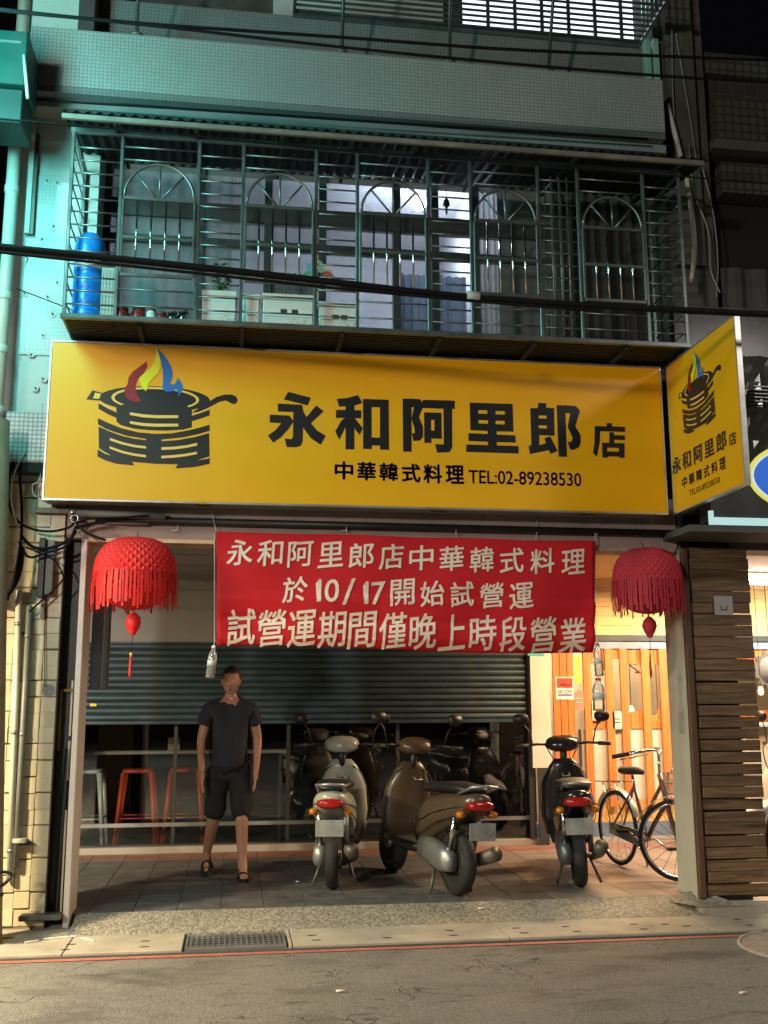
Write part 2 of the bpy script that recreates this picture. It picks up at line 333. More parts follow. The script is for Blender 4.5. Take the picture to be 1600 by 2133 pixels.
# ================================================================== GROUND
FZ = .10
road = struct(box('road', M_asph, None, -30, 30, -30, -.72, -.2, 0))
struct(MB().add([(-30, -.80, .004), (30, -.80, .004), (30, -.745, .004), (-30, -.745, .004)], [(0, 1, 2, 3)]).build('red_road_line', M_red))
pav = struct(box('pavement', M_grout, None, -30, 30, -.72, .02, -.2, .012))
GX0, GX1, GY0, GY1 = -.26, .36, -.69, -.37       # drain opening
def slab(x0, x1):
    s = rbox('slab', M_conc, pav, x0+.003, x1-.003, -.716, -.24, -.05, .028, .004)
    return s
x = -2.36
while x < 6.2:
    x1 = x+1.38
    if x1 < GX0+.02 or x > GX1-.02: slab(x, x1)
    else:
        if x < GX0-.02: slab(x, GX0-.012)
        if x1 > GX1+.02: slab(GX1+.012, x1)
    x = x1
for px, py in ((148, 1967), (136, 1978), (303, 1960), (301, 1972), (650, 1948), (659, 1958), (806, 1953), (945, 1948), (937, 1938), (1075, 1933), (1092, 1943), (1178, 1930), (1202, 1940), (1320, 1925), (1342, 1935), (1386, 1925), (1430, 1929), (1536, 1915), (1562, 1927)):
    X, Y = gz(px, py, .0288); MB().loft([(.024, 0, .013, .030), (.0290, 0, .013, .030)], 12, 'Z').build('lifting_hole', M_dark, pav).location = (X, Y, 0)
struct(box('pavement_edge', M_conc, None, 3.30, 9, -.236, .55, -.1, .075))
struct(box('pavement_edge', M_conc, None, -9, -1.02, -.236, 2.6, -.1, .035))
rp = MB().add([(-1.02, -.26, .026), (3.34, -.26, .026), (3.34, .12, FZ), (-1.02, .12, FZ), (-1.02, -.26, -.1), (3.34, -.26, -.1), (3.34, .12, -.1), (-1.02, .12, -.1)],
              [(0, 1, 2, 3), (0, 4, 5, 1), (1, 5, 6, 2), (0, 3, 7, 4)]).build('ramp', M_aggr); struct(rp)
struct(MB().add([(3.30, -.235, .078), (3.62, -.235, .078), (3.42, .10, .14), (3.25, .12, FZ+.004), (3.16, .0, .08)], [(0, 1, 2, 3, 4)]).build('ramp_edge', M_aggr))
# drain grate
gr = thing('drain_grate', ((GX0+GX1)/2, (GY0+GY1)/2, .02), 'grey steel grid drain grate set in the gutter by the red line', 'drain grate')
box('pit', M_dark, gr, GX0, GX1, GY0, GY1, .0125, .0145)
fr = MB()
for a in ((GX0, GX1, GY0, GY0+.014), (GX0, GX1, GY1-.014, GY1), (GX0, GX0+.014, GY0+.014, GY1-.014), (GX1-.014, GX1, GY0+.014, GY1-.014)): fr.box(*a, .010, .034)
fr.build('frame', M_alud, gr)
for i in range(1, 18):
    xx = GX0+i*(GX1-GX0)/18; box('bar', M_alud, gr, xx-.0055, xx+.0055, GY0+.014, GY1-.014, .026, .033)
for i in range(1, 5):
    yy = GY0+i*(GY1-GY0)/5; box('cross_bar', M_alud, gr, GX0+.014, GX1-.014, yy-.005, yy+.005, .026, .0325)
# manhole cover cut by the right edge
mh = thing('manhole_cover', (3.62, -1.16, .002), 'pinkish round manhole cover in the asphalt at right', 'manhole cover')
MB().lathe([(.46, .002), (.46, .008), (.44, .012)], (3.62, -1.16, 0), 40).build('plate', speckle('cover_concrete', (.25, .18, .15), (.12, .09, .08), (.42, .34, .30), 70), mh)
MB().tube([(3.62+.47*math.cos(a*PI/20), -1.16+.47*math.sin(a*PI/20), .006) for a in range(40)], .012, 6, closed=True).build('ring', M_conc, mh)
# litter
for k, (px, py, l, a) in enumerate([(620, 1839, .028, .1), (1004, 1908, .05, .2), (1548, 2072, .04, .1), (710, 2068, .05, 0)]):
    X, Y = gz(px, py, .1 if py < 1860 else .03 if py < 1930 else 0)
    z = FZ+.004 if py < 1860 else .055 if py < 1930 else .004
    if py == 1908: z = .075
    t = MB().tube([(X-l/2, Y, z+.006), (X+l/2, Y+l*a, z+.006)], .006, 6).build('litter', M_cream)
    tag(t, ['white cigarette butt on the tiles beside the scooter', 'small white paper scrap on the ramp below the scooters', 'pale scrap lying on the asphalt at the right', 'thin pale straw lying on the middle of the road'][k], 'litter')
for k, pts in enumerate([[(52, 1963), (66, 1961), (80, 1959)], [(90, 1956), (125, 1953), (158, 1950)], [(170, 1954), (185, 1957), (197, 1960)]]):
    P = [(*gz(px, py, .034), .034) for px, py in pts]
    tag(MB().tube(P, .006, 5).build('straw_strip', M_cream), ['short pale straw on the gutter slab nearest the pole', 'long pale straw on the gutter slab by the white post', 'pale bent straw on the gutter right of the long one'][k], 'litter')

# arcade floor and its tiles
flo = struct(box('arcade_floor', M_grout, None, -1.6, 8, .12, 3.6, -.1, FZ-.006))
struct(box('arcade_floor_base', M_grout, None, -9, -1.6, .02, 6, -.1, .03))
t0 = MB().rbox(0, .296, 0, .296, -.02, 0, .003).build('floor_tile', M_floor, flo)
tw = MB().rbox(0, .296, 0, .296, -.02, 0, .003).build('floor_tile', M_floorw, flo)
tt = MB().rbox(0, .296, 0, .136, -.02, 0, .003).build('border_tile', M_terra, flo)
used = {}
def lay(src, X, Y):
    o = src if src.name not in used else piece(src, flo, (0, 0, 0)); used[src.name] = 1
    o.location = (X, Y, FZ+random.uniform(-.0012, .0012))
for i in range(31):
    for j in range(8):
        X = -1.55+i*.3; Y = .125+j*.3
        if Y > 2.3: continue
        lay(tw if X > 2.05 else t0, X, Y)
for i in range(31):
    for j in range(3): lay(tt, -1.55+i*.3, 2.53+j*.14)
box('door_step', M_stone, flo, -1.6, 8, 2.97, 3.11, FZ-.02, FZ+.055)

# ================================================================== SHOP FRONT (Y = 3)
front = thing('shop_front_wall', (.8, 3.1, FZ), 'beige wall and dark glazed shop front behind the banner', 'wall')
CZ = 2.78
box('upper_wall', M_beige, front, -1.6, 3.03, 3.02, 3.2, 2.07, CZ)
for z in (2.42, 2.60): box('cover_strip', M_beige, front, -1.6, 3.03, 3.0, 3.018, z, z+.012)
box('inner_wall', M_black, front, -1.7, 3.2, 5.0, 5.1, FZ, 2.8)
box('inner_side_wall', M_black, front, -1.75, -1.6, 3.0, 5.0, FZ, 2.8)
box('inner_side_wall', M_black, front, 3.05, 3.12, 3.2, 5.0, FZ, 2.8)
box('inner_floor', M_floor, front, -1.6, 3.05, 3.111, 5.0, .0, FZ+.002)
# glass front below the shutter
xs = [-1.6, -.55, .55, 1.65, 3.0]
for i in range(4):
    g = MB().box(xs[i]+.02, xs[i+1]-.02, 3.06, 3.068, .36, 1.40).build('glass_pane', M_glassd, front)
    g = MB().box(xs[i]+.02, xs[i+1]-.02, 3.06, 3.068, .17, .33).build('glass_pane', M_glassd, front)
for X in xs[1:-1]: box('mullion', M_frame, front, X-.018, X+.018, 3.045, 3.085, .157, 1.42)
box('transom_rail', M_alud, front, -1.6, 3.0, 3.04, 3.09, .333, .368)
box('bottom_rail', M_frame, front, -1.6, 3.0, 3.03, 3.10, .156, .172)
# shutter, slat by slat
sh = thing('roller_shutter', (.8, 3.0, 1.3), 'half lowered dark teal roller shutter behind the red banner', 'shutter')
prof = [(0, 0), (-.016, .010), (-.020, .030), (-.014, .052), (-.002, .060)]
v = []; f = []
for X in (-1.56, 2.98):
    for (dy, dz) in prof: v.append((X, 3.0+dy, dz))
n = len(prof)
for i in range(n-1): f.append((i, i+1, n+i+1, n+i))
slat0 = MB().add(v, f, True).build('slat', M_shut, sh)
base = slat0
for k in range(12):
    o = base if k == 0 else piece(base, sh, (0, 0, 0)); o.location = (random.uniform(-.003, .003), random.uniform(-.003, .003), 1.335+k*.0625); o.rotation_euler[1] = random.uniform(-.0006, .0006)
rbox('bottom_bar', M_shut, sh, -1.56, 2.98, 2.975, 3.01, 1.298, 1.336, .006)
box('back_sheet', M_shut, sh, -1.56, 2.98, 3.004, 3.008, 1.30, 2.10)
box('guide_rail', M_frame, sh, 2.985, 3.04, 2.96, 3.02, FZ+.06, 2.10)
box('guide_rail', M_frame, sh, -1.62, -1.565, 2.96, 3.02, FZ+.06, 2.10)
box('pull_tab', M_gold, sh, -1.37, -1.31, 2.965, 2.974, 1.475, 1.50)
# counter shelf and card behind the glass
ct = thing('bar_counter', (-.6, 3.75, FZ+.05), 'white edged bar counter behind the shop glass', 'counter')
rbox('top', M_stone, ct, -1.58, .6, 3.62, 3.9, .985, 1.02, .006)
for X in (-1.5, .5): box('bracket', M_frame, ct, X-.015, X+.015, 3.66, 3.86, FZ+.003, .984)
cdx, cdz = at(362, 1560, 3.65)
cardo = MB().box(cdx-.06, cdx+.06, 3.65, 3.655, 1.022, 1.15).build('menu_card', mat('kraft_card', (.42, .27, .12), .8)); tag(cardo, 'small brown card standing on the bar counter', 'card')
def make_stool(m):
    r = thing('bar_stool', (0, 0, 0), 'x', 'stool', 'metal bar stools behind the shop glass')
    H = .75; S = .155; B = .20
    st = MB().loft([(H-.035, 0, S, S), (H-.006, 0, S, S), (H, 0, S-.012, S-.012)], 24, 'Z', 5).build('seat', m, r)
    for sx in (-1, 1):
        for sy in (-1, 1):
            MB().tube([(sx*(S-.02), sy*(S-.02), H-.03), (sx*B, sy*B, 0)], [.030, .017], 6).build('leg', m, r)
    k = S-.02+(B-S+.02)*.62; z = H*(1-.62)
    for a, b in (((-k, -k), (k, -k)), ((k, -k), (k, k)), ((k, k), (-k, k)), ((-k, k), (-k, -k))): MB().rod((*a, z), (*b, z), .009, 6).build('rung', m, r)
    return r
M_stw = mat('white_steel', (.72, .74, .72), .35, metal=.2); M_str = mat('red_steel', (.60, .075, .03), .4, metal=.1)
for (px, m, lab) in ((178, M_stw, 'white metal bar stool beside the left post behind the glass'), (286, M_str, 'red metal bar stool next to the white stool'), (384, M_str, 'second red metal bar stool, behind the walking person')):
    s = make_stool(m); s['label'] = lab; X, _ = at(px, 1690, 3.46); s.location = (X, 3.46, FZ+.003)

# arcade ceiling, lintel, posts
ce = struct(box('arcade_ceiling', M_beige, None, -1.6, 3.02, .26, 3.02, CZ, CZ+.1))
for y in (.9, 1.6, 2.3): box('ceiling_joint', M_beam, ce, -1.6, 3.02, y, y+.02, CZ-.006, CZ-.001)
struct(box('arcade_ceiling', M_pine, None, 3.04, 9, .35, 3.02, CZ, CZ+.1))
li = struct(box('lintel', M_beam, None, -1.20, 3.36, .0, .25, 2.66, 3.05))
box('lintel_batten', mat('pale_strip', (.62, .45, .28), .55, var=.2), li, -1.05, -.16, -.012, .20, 2.632, 2.659)
box('lintel_batten', M_rustw, li, 2.66, 3.34, -.012, .20, 2.632, 2.659)
# left white post panel
po = thing('white_post', (-1.075, .17, .03), 'narrow pinkish white post panel at left of the shop opening', 'post')
rbox('panel', M_white, po, -1.092, -1.052, -.005, .35, .03, 2.655, .004)
# hanging slate blue cabinet on the post
bx = thing('hanging_signbox', (-1.03, .62, 1.63), 'dark slate blue hanging box with pale edge beside the left lantern', 'sign box')
rbox('case', M_navy, bx, -1.045, -.965, .38, .80, 1.60, 2.52, .006)
box('edge_trim', M_alu, bx, -.964, -.957, .383, .40, 1.60, 2.52); box('edge_trim', M_alud, bx, -.964, -.955, .75, .80, 1.62, 2.50)
# dark gap with old gate between tiled pillar and post
gp = thing('narrow_gate', (-1.15, .2, .03), 'black narrow gate in the gap beside the tiled pillar', 'gate')
box('panel', M_black, gp, -1.205, -1.095, .12, .16, .05, 2.66)
fz = at(110, 1435, .08)[1]
box('frame', wood('brown_frame', (.16, .075, .03), (.26, .13, .05), 'Z'), gp, -1.20, -1.185, .085, .117, fz-.42, fz); box('frame', MATS['brown_frame'], gp, -1.184, -1.098, .085, .117, fz-.02, fz)
M_sliv = mat('pale_lath', (.66, .58, .36), .5, var=.08)  # pale colour stands in for light seen through the gaps
for z0, z1 in ((1.28, 1.66), (.98, 1.245), (.10, .78)): box('lath', M_sliv, gp, -1.128, -1.116, .10, .117, z0, z1)
MB().tube([(-1.16, .06, .06), (-1.15, .06, .7), (-1.135, .06, 1.2)], .008, 6).build('cable', M_cable, gp)
rbox('foot_plate', M_conn, gp, -1.36, -1.09, -.10, .02, .10, .135, .006)

# tiled pillar, tile by tile
tp = thing('tiled_pillar', (-1.38, .15, .03), 'cream square tiled pillar at the left edge, lit yellow', 'pillar')
box('core', M_ygrout, tp, -1.62, -1.212, .004, .40, .0, 3.06)
box('corner_strip', M_black, tp, -1.211, -1.204, .0, .30, .04, 2.66)
tile0 = MB().rbox(0, .100, 0, .012, 0, .104, .003).build('tile', M_ytile, tp); first = True
for j in range(28):
    for i in range(4):
        o = tile0 if first else piece(tile0, tp, (0, 0, 0)); first = False
        o.location = Vector((-1.6155+i*.1015+random.uniform(-.001, .001), -.006+random.uniform(-.0006, .0006), .055+j*.107)); o.rotation_euler = (random.uniform(-.004, .004), random.uniform(-.006, .006), random.uniform(-.004, .004))
# ------------------------------------------------ pier above the pillar (2nd floor, left)
pr = thing('painted_pier', (-1.45, .1, 3.06), 'pale mosaic pier left of the window cage, lit turquoise', 'wall')
box('core', M_teal, pr, -1.70, -1.10, .0, .5, 3.061, 5.95)
for (a, b, z0, z1) in ((-1.60, -1.215, 4.0, 5.42),): box('mosaic_face', M_mosL, pr, a, b, -.012, -.001, z0, z1)
box('repair_patch', mat('blue_white_render', (.55, .62, .63), .6, var=.1), pr, -1.40, -1.23, -.016, -.0125, 4.95, 5.36)
rbox('mosaic_block', M_mosB, pr, -1.655, -1.345, -.13, -.001, 3.17, 3.535, .008)
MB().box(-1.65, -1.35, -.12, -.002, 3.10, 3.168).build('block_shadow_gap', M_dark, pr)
random.seed(3)
for (px, py) in ((405, 222), (98, 378), (120, 382), (65, 378), (112, 473), (62, 465), (88, 500), (100, 620), (120, 590), (52, 612), (90, 700), (65, 740), (90, 790), (75, 810), (110, 655)):
    if px > 200: continue
    X, Z = at(px, py, -.012)
    MB().tube([(X, -.012, Z), (X-.002, -.03, Z+.004), (X-.005, -.036, Z+.006)], [.008, .005, .003], 6).build('wall_bolt', M_gpipe, pr)
    bm = MB(); n = 7; c = [(X+.03*math.cos(k*2*PI/n)*random.uniform(.5, 1.2), Z+.028*math.sin(k*2*PI/n)*random.uniform(.5, 1.2)) for k in range(n)]
    bm.prism(c, -.0165, -.0125).build('filler_blob', M_teal, pr)
# downpipe
dp = thing('downpipe', (-1.70, -.16, 2.0), 'pale plastic downpipe running up the left edge of the wall', 'pipe')
MB().tube([(-1.695, -.15, 2.2), (-1.695, -.15, 7.5)], .045, 14).build('tube', M_pipe, dp)
MB().tube([(-1.60, -.07, 6.2), (-1.60, -.07, 7.6)], .035, 12).build('branch_tube', M_pipe, dp)
for z in (5.18, 4.35, 3.95, 3.5): MB().lathe([(.048, z), (.052, z+.008), (.052, z+.05), (.048, z+.058)], (-1.695, -.15, 0), 14).build('socket', M_pipe, dp)
MB().tube([(-1.745, -.16, 4.72), (-1.695, -.21, 4.73), (-1.64, -.16, 4.735), (-1.58, -.02, 4.74)], .006, 5).build('wire_tie', M_wcable, dp)
# utility pole bottom-left
up = thing('utility_pole', (-1.52, -.42, 0), 'olive grey leaning pole at the bottom left edge', 'pole')
MB().tube([(-1.515, -.36, -.02), (-1.66, -.36, 3.4)], [.115, .10], 18).build('shaft', mat('pole_concrete', (.20, .18, .12), .7, var=.25, scale=5), up)
MB().tube(spline([(-1.56, -.5, .44), (-1.42, -.48, .47), (-1.36, -.4, .44), (-1.41, -.44, .38), (-1.5, -.5, .36), (-1.39, -.46, .33)], 6), .011, 6).build('tie_rag', M_black, up)
MB().loft([(.25, 0, .03, .05), (.33, .01, .05, .07), (.42, 0, .03, .04)], 10, 'Z').build('hanging_bag', M_black, up).location = Vector((-1.5, -.5, 0))
# conduits on the pillar
for k, (pxa, pxb, ya, yb, r, m, lab) in enumerate([(40, 20, 1230, 1835, .022, M_pipe, 'pale plastic conduit running down the tiled pillar'), (62, 32, 1262, 1808, .02, M_gpipe, 'dark grey conduit beside the pale one on the tiled pillar')]):
    Y = -.035
    a = A(pxa, ya, Y); b = A(pxb, yb, Y); t = thing('wall_conduit', b, lab, 'conduit')
    MB().tube([a, b], r, 10).build('tube', m, t)
    for q in (.12, .5, .9):
        c = a.lerp(b, q); MB().lathe([(r+.004, -.012), (r+.004, .012)], c, 10).build('clamp', M_alud, t)
c = A(38, 1752, -.04); rbx = thing('junction_plate', c, 'small pale junction box with black bracket on the pillar', 'junction box')
rbox('lid', M_pipe, rbx, c.x-.03, c.x+.055, -.07, -.008, c.z-.012, c.z+.018, .004); box('bracket', M_black, rbx, c.x-.035, c.x+.10, -.05, -.008, c.z-.027, c.z-.013)
# black hook box on pillar
c = A(90, 1180, -.06); hb = thing('cable_terminal', c, 'black cable terminal bracket hanging on the tiled pillar', 'bracket')
rbox('spine', M_black, hb, c.x-.03, c.x+.015, -.09, -.01, c.z-.22, c.z+.20, .006); rbox('box', M_frame, hb, c.x+.016, c.x+.075, -.08, -.008, c.z-.20, c.z+.08, .006)
rbox('plate', M_gpipe, hb, c.x+.018, c.x+.07, -.06, -.009, c.z+.085, c.z+.19, .005); MB().prism([(c.x-.005, c.z-.36), (c.x+.02, c.z-.36), (c.x+.012, c.z-.222), (c.x+.0, c.z-.222)], -.05, -.03).build('tag', M_gpipe, hb)
# hole in the tile
c = at(100, 1437, -.012)
hp = MB().prism([(c[0]+.05*math.cos(k*PI/4)*(1+.25*math.sin(k*3)), c[1]+.045*math.sin(k*PI/4)*(1+.2*math.cos(k*2))) for k in range(8)], -.0085, -.0065).build('broken_patch', M_plast, tp)

# ================================================================== RIGHT POST with wooden planks
wp = thing('wood_clad_post', (3.62, .15, .06), 'post clad in brown horizontal planks at right of the opening', 'post')
box('side_panel', M_greyp, wp, 3.372, 3.40, .0, .33, FZ-.03, 2.66)
box('core', M_black, wp, 3.402, 3.80, .02, .31, .09, 3.05)
rbox('corner_frame', M_wfr, wp, 3.372, 3.425, -.045, -.003, .10, 2.66, .005)
box('gap_strip', M_black, wp, 3.427, 3.45, -.02, .018, .13, 2.66)
pl0 = MB().rbox(0, .475, 0, .022, 0, .0778, .003).build('plank', M_wood, wp); first = True
for k in range(30):
    o = pl0 if first else piece(pl0, wp, (0, 0, 0)); first = False
    o.location = Vector((3.443+random.uniform(-.004, .004), -.035+random.uniform(-.002, .002), .115+k*.0855+random.uniform(-.0006, .0006))); o.rotation_euler = (random.uniform(-.006, .006), random.uniform(-.0012, .0012), random.uniform(-.004, .004)); o.scale.z = 1.08 if k > 18 else 1
    
box('foot', M_black, wp, 3.47, 3.80, .0, .3, .076, .112)
c = A(1508, 1262, -.045); box('notice', mat('grey_notice', (.35, .34, .34), .7), wp, c.x-.075, c.x+.075, -.041, -.037, c.z-.07, c.z+.075)
MB().tube([(c.x-.02, -.043, c.z+.0), (c.x-.02, -.043, c.z-.03), (c.x+.025, -.043, c.z-.03), (c.x+.025, -.043, c.z)], .004, 4).build('notice_mark', M_black, wp)

# ================================================================== NEIGHBOUR CAFE FRONT (Y = 3, right)
cf = thing('cafe_front', (5, 3, FZ), 'orange boarded cafe front glowing warm behind the bicycle', 'shop front')
pk0 = MB().rbox(0, 3.9, 0, .02, 0, .098, .002).build('pine_plank', M_pine, cf)
for k in range(6):
    o = pk0 if k == 0 else piece(pk0, cf, (0, 0, 0)); o.location = Vector((3.06, 2.985, 2.195+k*.1))
box('beam', M_frame, cf, 3.05, 8, 2.94, 3.1, 2.13, 2.192); box('blue_rail', mat('blue_grey_rail', (.20, .26, .33), .4), cf, 3.05, 8, 2.96, 3.1, 2.052, 2.128)
box('backing', M_pine, cf, 3.05, 8, 3.11, 3.15, 2.13, 2.82)
def bd(pa, pb, z0, z1, nm='board'):
    xa = at(pa, 1450, 2.97)[0]; xb = at(pb, 1450, 2.97)[0]; rbox(nm, M_orange, cf, xa, xb, 2.955, 2.98, z0, z1, .003)
ZT = 2.05; ZR = 1.36
for a, b in ((1152, 1166), (1167, 1181), (1182, 1196)): bd(a, b, FZ+.06, ZT)
for a, b in ((1216, 1232), (1262, 1278), (1293, 1309), (1338, 1354), (1375, 1392), (1420, 1440), (1470, 1490)): bd(a, b, .45, ZT)
for i in range(22):
    xa = 3.62+i*.095
    if xa > 5.9: break
    rbox('short_board', M_orange, cf, xa, xa+.09, 2.985, 3.0, ZT-random.choice((.10, .16, .22)), ZT-.002, .003)
    rbox('short_board', M_orange, cf, xa, xa+.09, 2.985, 3.0, ZR-.13, ZR+random.choice((.0, .03, .05)), .003)
box('lower_wall', mat('cafe_lower_wall', (.50, .48, .40), .6, var=.12, scale=2, dirt=((.42, .42, .46), 3, .6)), cf, 3.56, 8, 3.002, 3.1, .52, ZR-.14)
box('lower_band', mat('orange_painted_band', (.62, .36, .10), .6), cf, 3.56, 8, 3.0, 3.1, .30, .518); box('plinth', M_navy, cf, 3.05, 8, 2.985, 3.1, FZ+.056, .298)
box('glass_pane', M_glass, cf, 3.56, 6.2, 3.04, 3.046, ZR-.13, ZT)
box('room_back', mat('cafe_wall', (.52, .50, .42), .8, var=.08), cf, 3.1, 8, 5.2, 5.3, FZ, 2.8); box('room_floor', M_terra, cf, 3.13, 8, 3.56, 5.2, .0, FZ+.05)
box('room_ceiling', M_pine, cf, 3.13, 8, 3.16, 5.2, 2.8, 2.85); box('room_side', MATS['cafe_wall'], cf, 8, 8.1, 3.1, 5.2, FZ, 2.8)
# things seen in the cafe window
for k, (px, py) in enumerate(((1315, 1478), (1371, 1495))):
    p = A(px, py, 3.6); t = thing('pendant_bulb', p, ['small glowing pendant bulb in the cafe window between boards', 'larger glowing bulb low in the cafe window by the post'][k], 'lamp')
    MB().lathe([(.004, -.035), (.026, -.022), (.032, 0), (.022, .025), (.010, .045)], p, 12).build('bulb', emis('bulb_glow', (1, .62, .25), 9), t)
    MB().rod(p+Vector((0, 0, .045)), Vector((p.x, p.y, 2.79)), .004, 5).build('cord', M_cable, t)
p = A(1322, 1385, 3.3); t = thing('goose_lamp', p, 'white bent wall lamp arm inside the cafe window', 'lamp')
MB().tube(spline([(p.x-.06, 3.3, p.z+.12), (p.x-.05, 3.3, p.z), (p.x+.0, 3.3, p.z-.04), (p.x+.03, 3.3, p.z-.07)], 5), .008, 6).build('arm', M_white, t); MB().lathe([(.01, .0), (.028, -.02), (.03, -.03)], (p.x+.035, 3.3, p.z-.06), 12).build('shade', M_white, t)
box('mount', M_white, t, p.x-.08, p.x-.04, 3.05, 3.30, p.z+.1, p.z+.14)
sx0, sz0 = at(1157, 1410, 2.95); sx1, sz1 = at(1196, 1457, 2.95)
sk = thing('security_sticker', ((sx0+sx1)/2, 2.95, sz1), 'red and white security notice on the orange boards', 'notice')
box('plate', mat('sticker_white', (.78, .70, .62), .5, var=.02), sk, sx0, sx1, 2.948, 2.953, sz1, sz0)
hh = sz0-sz1; box('red_field', mat('sticker_red', (.62, .045, .02), .5), sk, sx0+.012, sx1-.012, 2.945, 2.9475, sz1+hh*.52, sz0-.012); box('blue_rule', mat('sticker_blue', (.04, .05, .35), .5), sk, sx0+.02, sx1-.02, 2.945, 2.9475, sz1+hh*.17, sz1+hh*.23)

def glyphs(text, off=0., shear=0.):
    c = bpy.data.curves.new('t', 'FONT'); c.body = text; c.offset = off; c.shear = shear; c.resolution_u = 4
    o = bpy.data.objects.new('t', c); COL.objects.link(o); bpy.context.view_layer.update()
    me = bpy.data.meshes.new_from_object(o.evaluated_get(bpy.context.evaluated_depsgraph_get()))
    v = [(q.co.x, q.co.y) for q in me.vertices]; f = [list(p.vertices) for p in me.polygons]
    bpy.data.objects.remove(o); bpy.data.curves.remove(c); bpy.data.meshes.remove(me)
    x0 = min(a for a, b in v); x1 = max(a for a, b in v); y0 = min(b for a, b in v); y1 = max(b for a, b in v)
    return [((a-x0)/(x1-x0), (b-y0)/(y1-y0)) for a, b in v], f
def text_on(mb, text, x0, x1, z0, z1, fn, off=0., shear=0., fine=False):
    v, f = glyphs(text, 0., shear) if not (text == '1') else ([(.30, 0), (.86, 0), (.80, .97), (.5, 1), (.0, .80), (.08, .68), (.36, .78)], [(0, 1, 2, 3, 4, 5, 6)]); W = x1-x0; H = z1-z0; em = H if len(text) == 1 else H*1.2; d = off*em   # heavier strokes: the outline laid several times, slightly shifted
    x0 += d; W -= 2*d; z0 += d; H -= 2*d
    if fine:                                   # cut into small faces so that the print follows the folds
        bm = bmesh.new(); vv = [bm.verts.new((a*W, b*H, 0)) for a, b in v]
        for q in f:
            try: bm.faces.new([vv[i] for i in q])
            except ValueError: pass
        bmesh.ops.triangulate(bm, faces=bm.faces[:])
        for _ in range(4):
            es = [e for e in bm.edges if e.calc_length() > .022]
            if not es: break
            bmesh.ops.subdivide_edges(bm, edges=es, cuts=1); bmesh.ops.triangulate(bm, faces=[q for q in bm.faces if len(q.verts) > 3])
        bm.verts.index_update(); v = [(q.co.x/W, q.co.y/H) for q in bm.verts]; f = [[x.index for x in q.verts] for q in bm.faces]; bm.free()
    for k in range((5 if fine else 9) if off > 0 else 1):
        c = (0, 0) if k == 0 else (d*math.cos(k*PI/2+PI/4), d*math.sin(k*PI/2+PI/4)) if fine else (d*math.cos(k*PI/4), d*math.sin(k*PI/4))
        mb.add([tuple(Vector(fn(x0+a*W+c[0], z0+b*H+c[1]))) for a, b in v], f)
mb = MB(); text_on(mb, '中興保全', sx0+.02, sx1-.02, sz1+hh*.55, sz1+hh*.70, lambda a, b: (a, 2.944, b), .02); mb.build('lettering', MATS['sticker_white'], sk, False)
mb = MB(); text_on(mb, 'SECOM', sx0+.022, sx1-.022, sz1+hh*.27, sz1+hh*.42, lambda a, b: (a, 2.946, b), .01); mb.build('lettering', MATS['sticker_blue'], sk, False)
# pale light box between shutter and boards
xa, za = at(1104, 1366, 2.9); xb, zb = at(1146, 1440, 2.9)
lb = thing('pale_notice_board', ((xa+xb)/2, 2.93, .6), 'pale pink board with turquoise top edge beside the shutter', 'notice board')
box('board', mat('pale_board', (.68, .56, .48), .5, var=.05), lb, xa, xb, 2.90, 2.93, .85, za); box('top_edge', mat('turquoise_edge', (.05, .45, .48), .4), lb, xa-.02, xb-.05, 2.895, 2.93, za+.001, za+.03)
box('stand', M_frame, lb, xa+.05, xb-.05, 2.905, 2.925, FZ, .849)
# green & pink hanging signs in the cafe window
for k, (px, py, w2, h2, m, lab) in enumerate([(1203, 1395, .035, .14, mat('lime_card', (.45, .50, .05), .5), 'narrow lime and yellow card hanging between the boards'), (1206, 1458, .05, .10, mat('pink_card', (.62, .20, .14), .5), 'pink bag shaped card hanging under the lime card'),
                                              (1244, 1480, .07, .10, mat('cream_card', (.68, .58, .42), .6), 'cream poster behind the clear bottle on the window'), (1285, 1500, .05, .09, mat('cream_card2', (.62, .55, .44), .6), 'small cream card standing in the cafe window')]):
    p = A(px, py, 2.97); poly = [(p.x-w2*.8, p.z-h2), (p.x+w2*.8, p.z-h2), (p.x+w2, p.z-h2*.8), (p.x+w2, p.z+h2*.7), (p.x+w2*(.3 if k == 1 else .9), p.z+h2), (p.x-w2*(.3 if k == 1 else .9), p.z+h2), (p.x-w2, p.z+h2*.7), (p.x-w2, p.z-h2*.8)]
    t = thing('hanging_card', (p.x, 2.97, p.z-h2), lab, 'card'); MB().prism(poly, 2.955, 2.96).build('card', m, t)
    for q in (-.3, .1): box('print', M_frame if k > 1 else M_cream, t, p.x-w2*.6, p.x+w2*.6, 2.951, 2.954, p.z+h2*q, p.z+h2*(q+.08))
# fluorescent tube under the neighbour ceiling
p = A(1545, 1207, 2.2)
ft = thing('tube_light', (5.6, 2.2, p.z), 'bright fluorescent tube light under the ceiling at far right', 'lamp')
MB().rod((p.x-.02, 2.2, p.z), (p.x+1.2, 2.2, p.z), .05, 12).build('tube', emis('tube_glow', (1, .94, .84), 20), ft); box('housing', M_white, ft, p.x-.05, p.x+1.25, 2.14, 2.26, p.z+.055, CZ-.002)

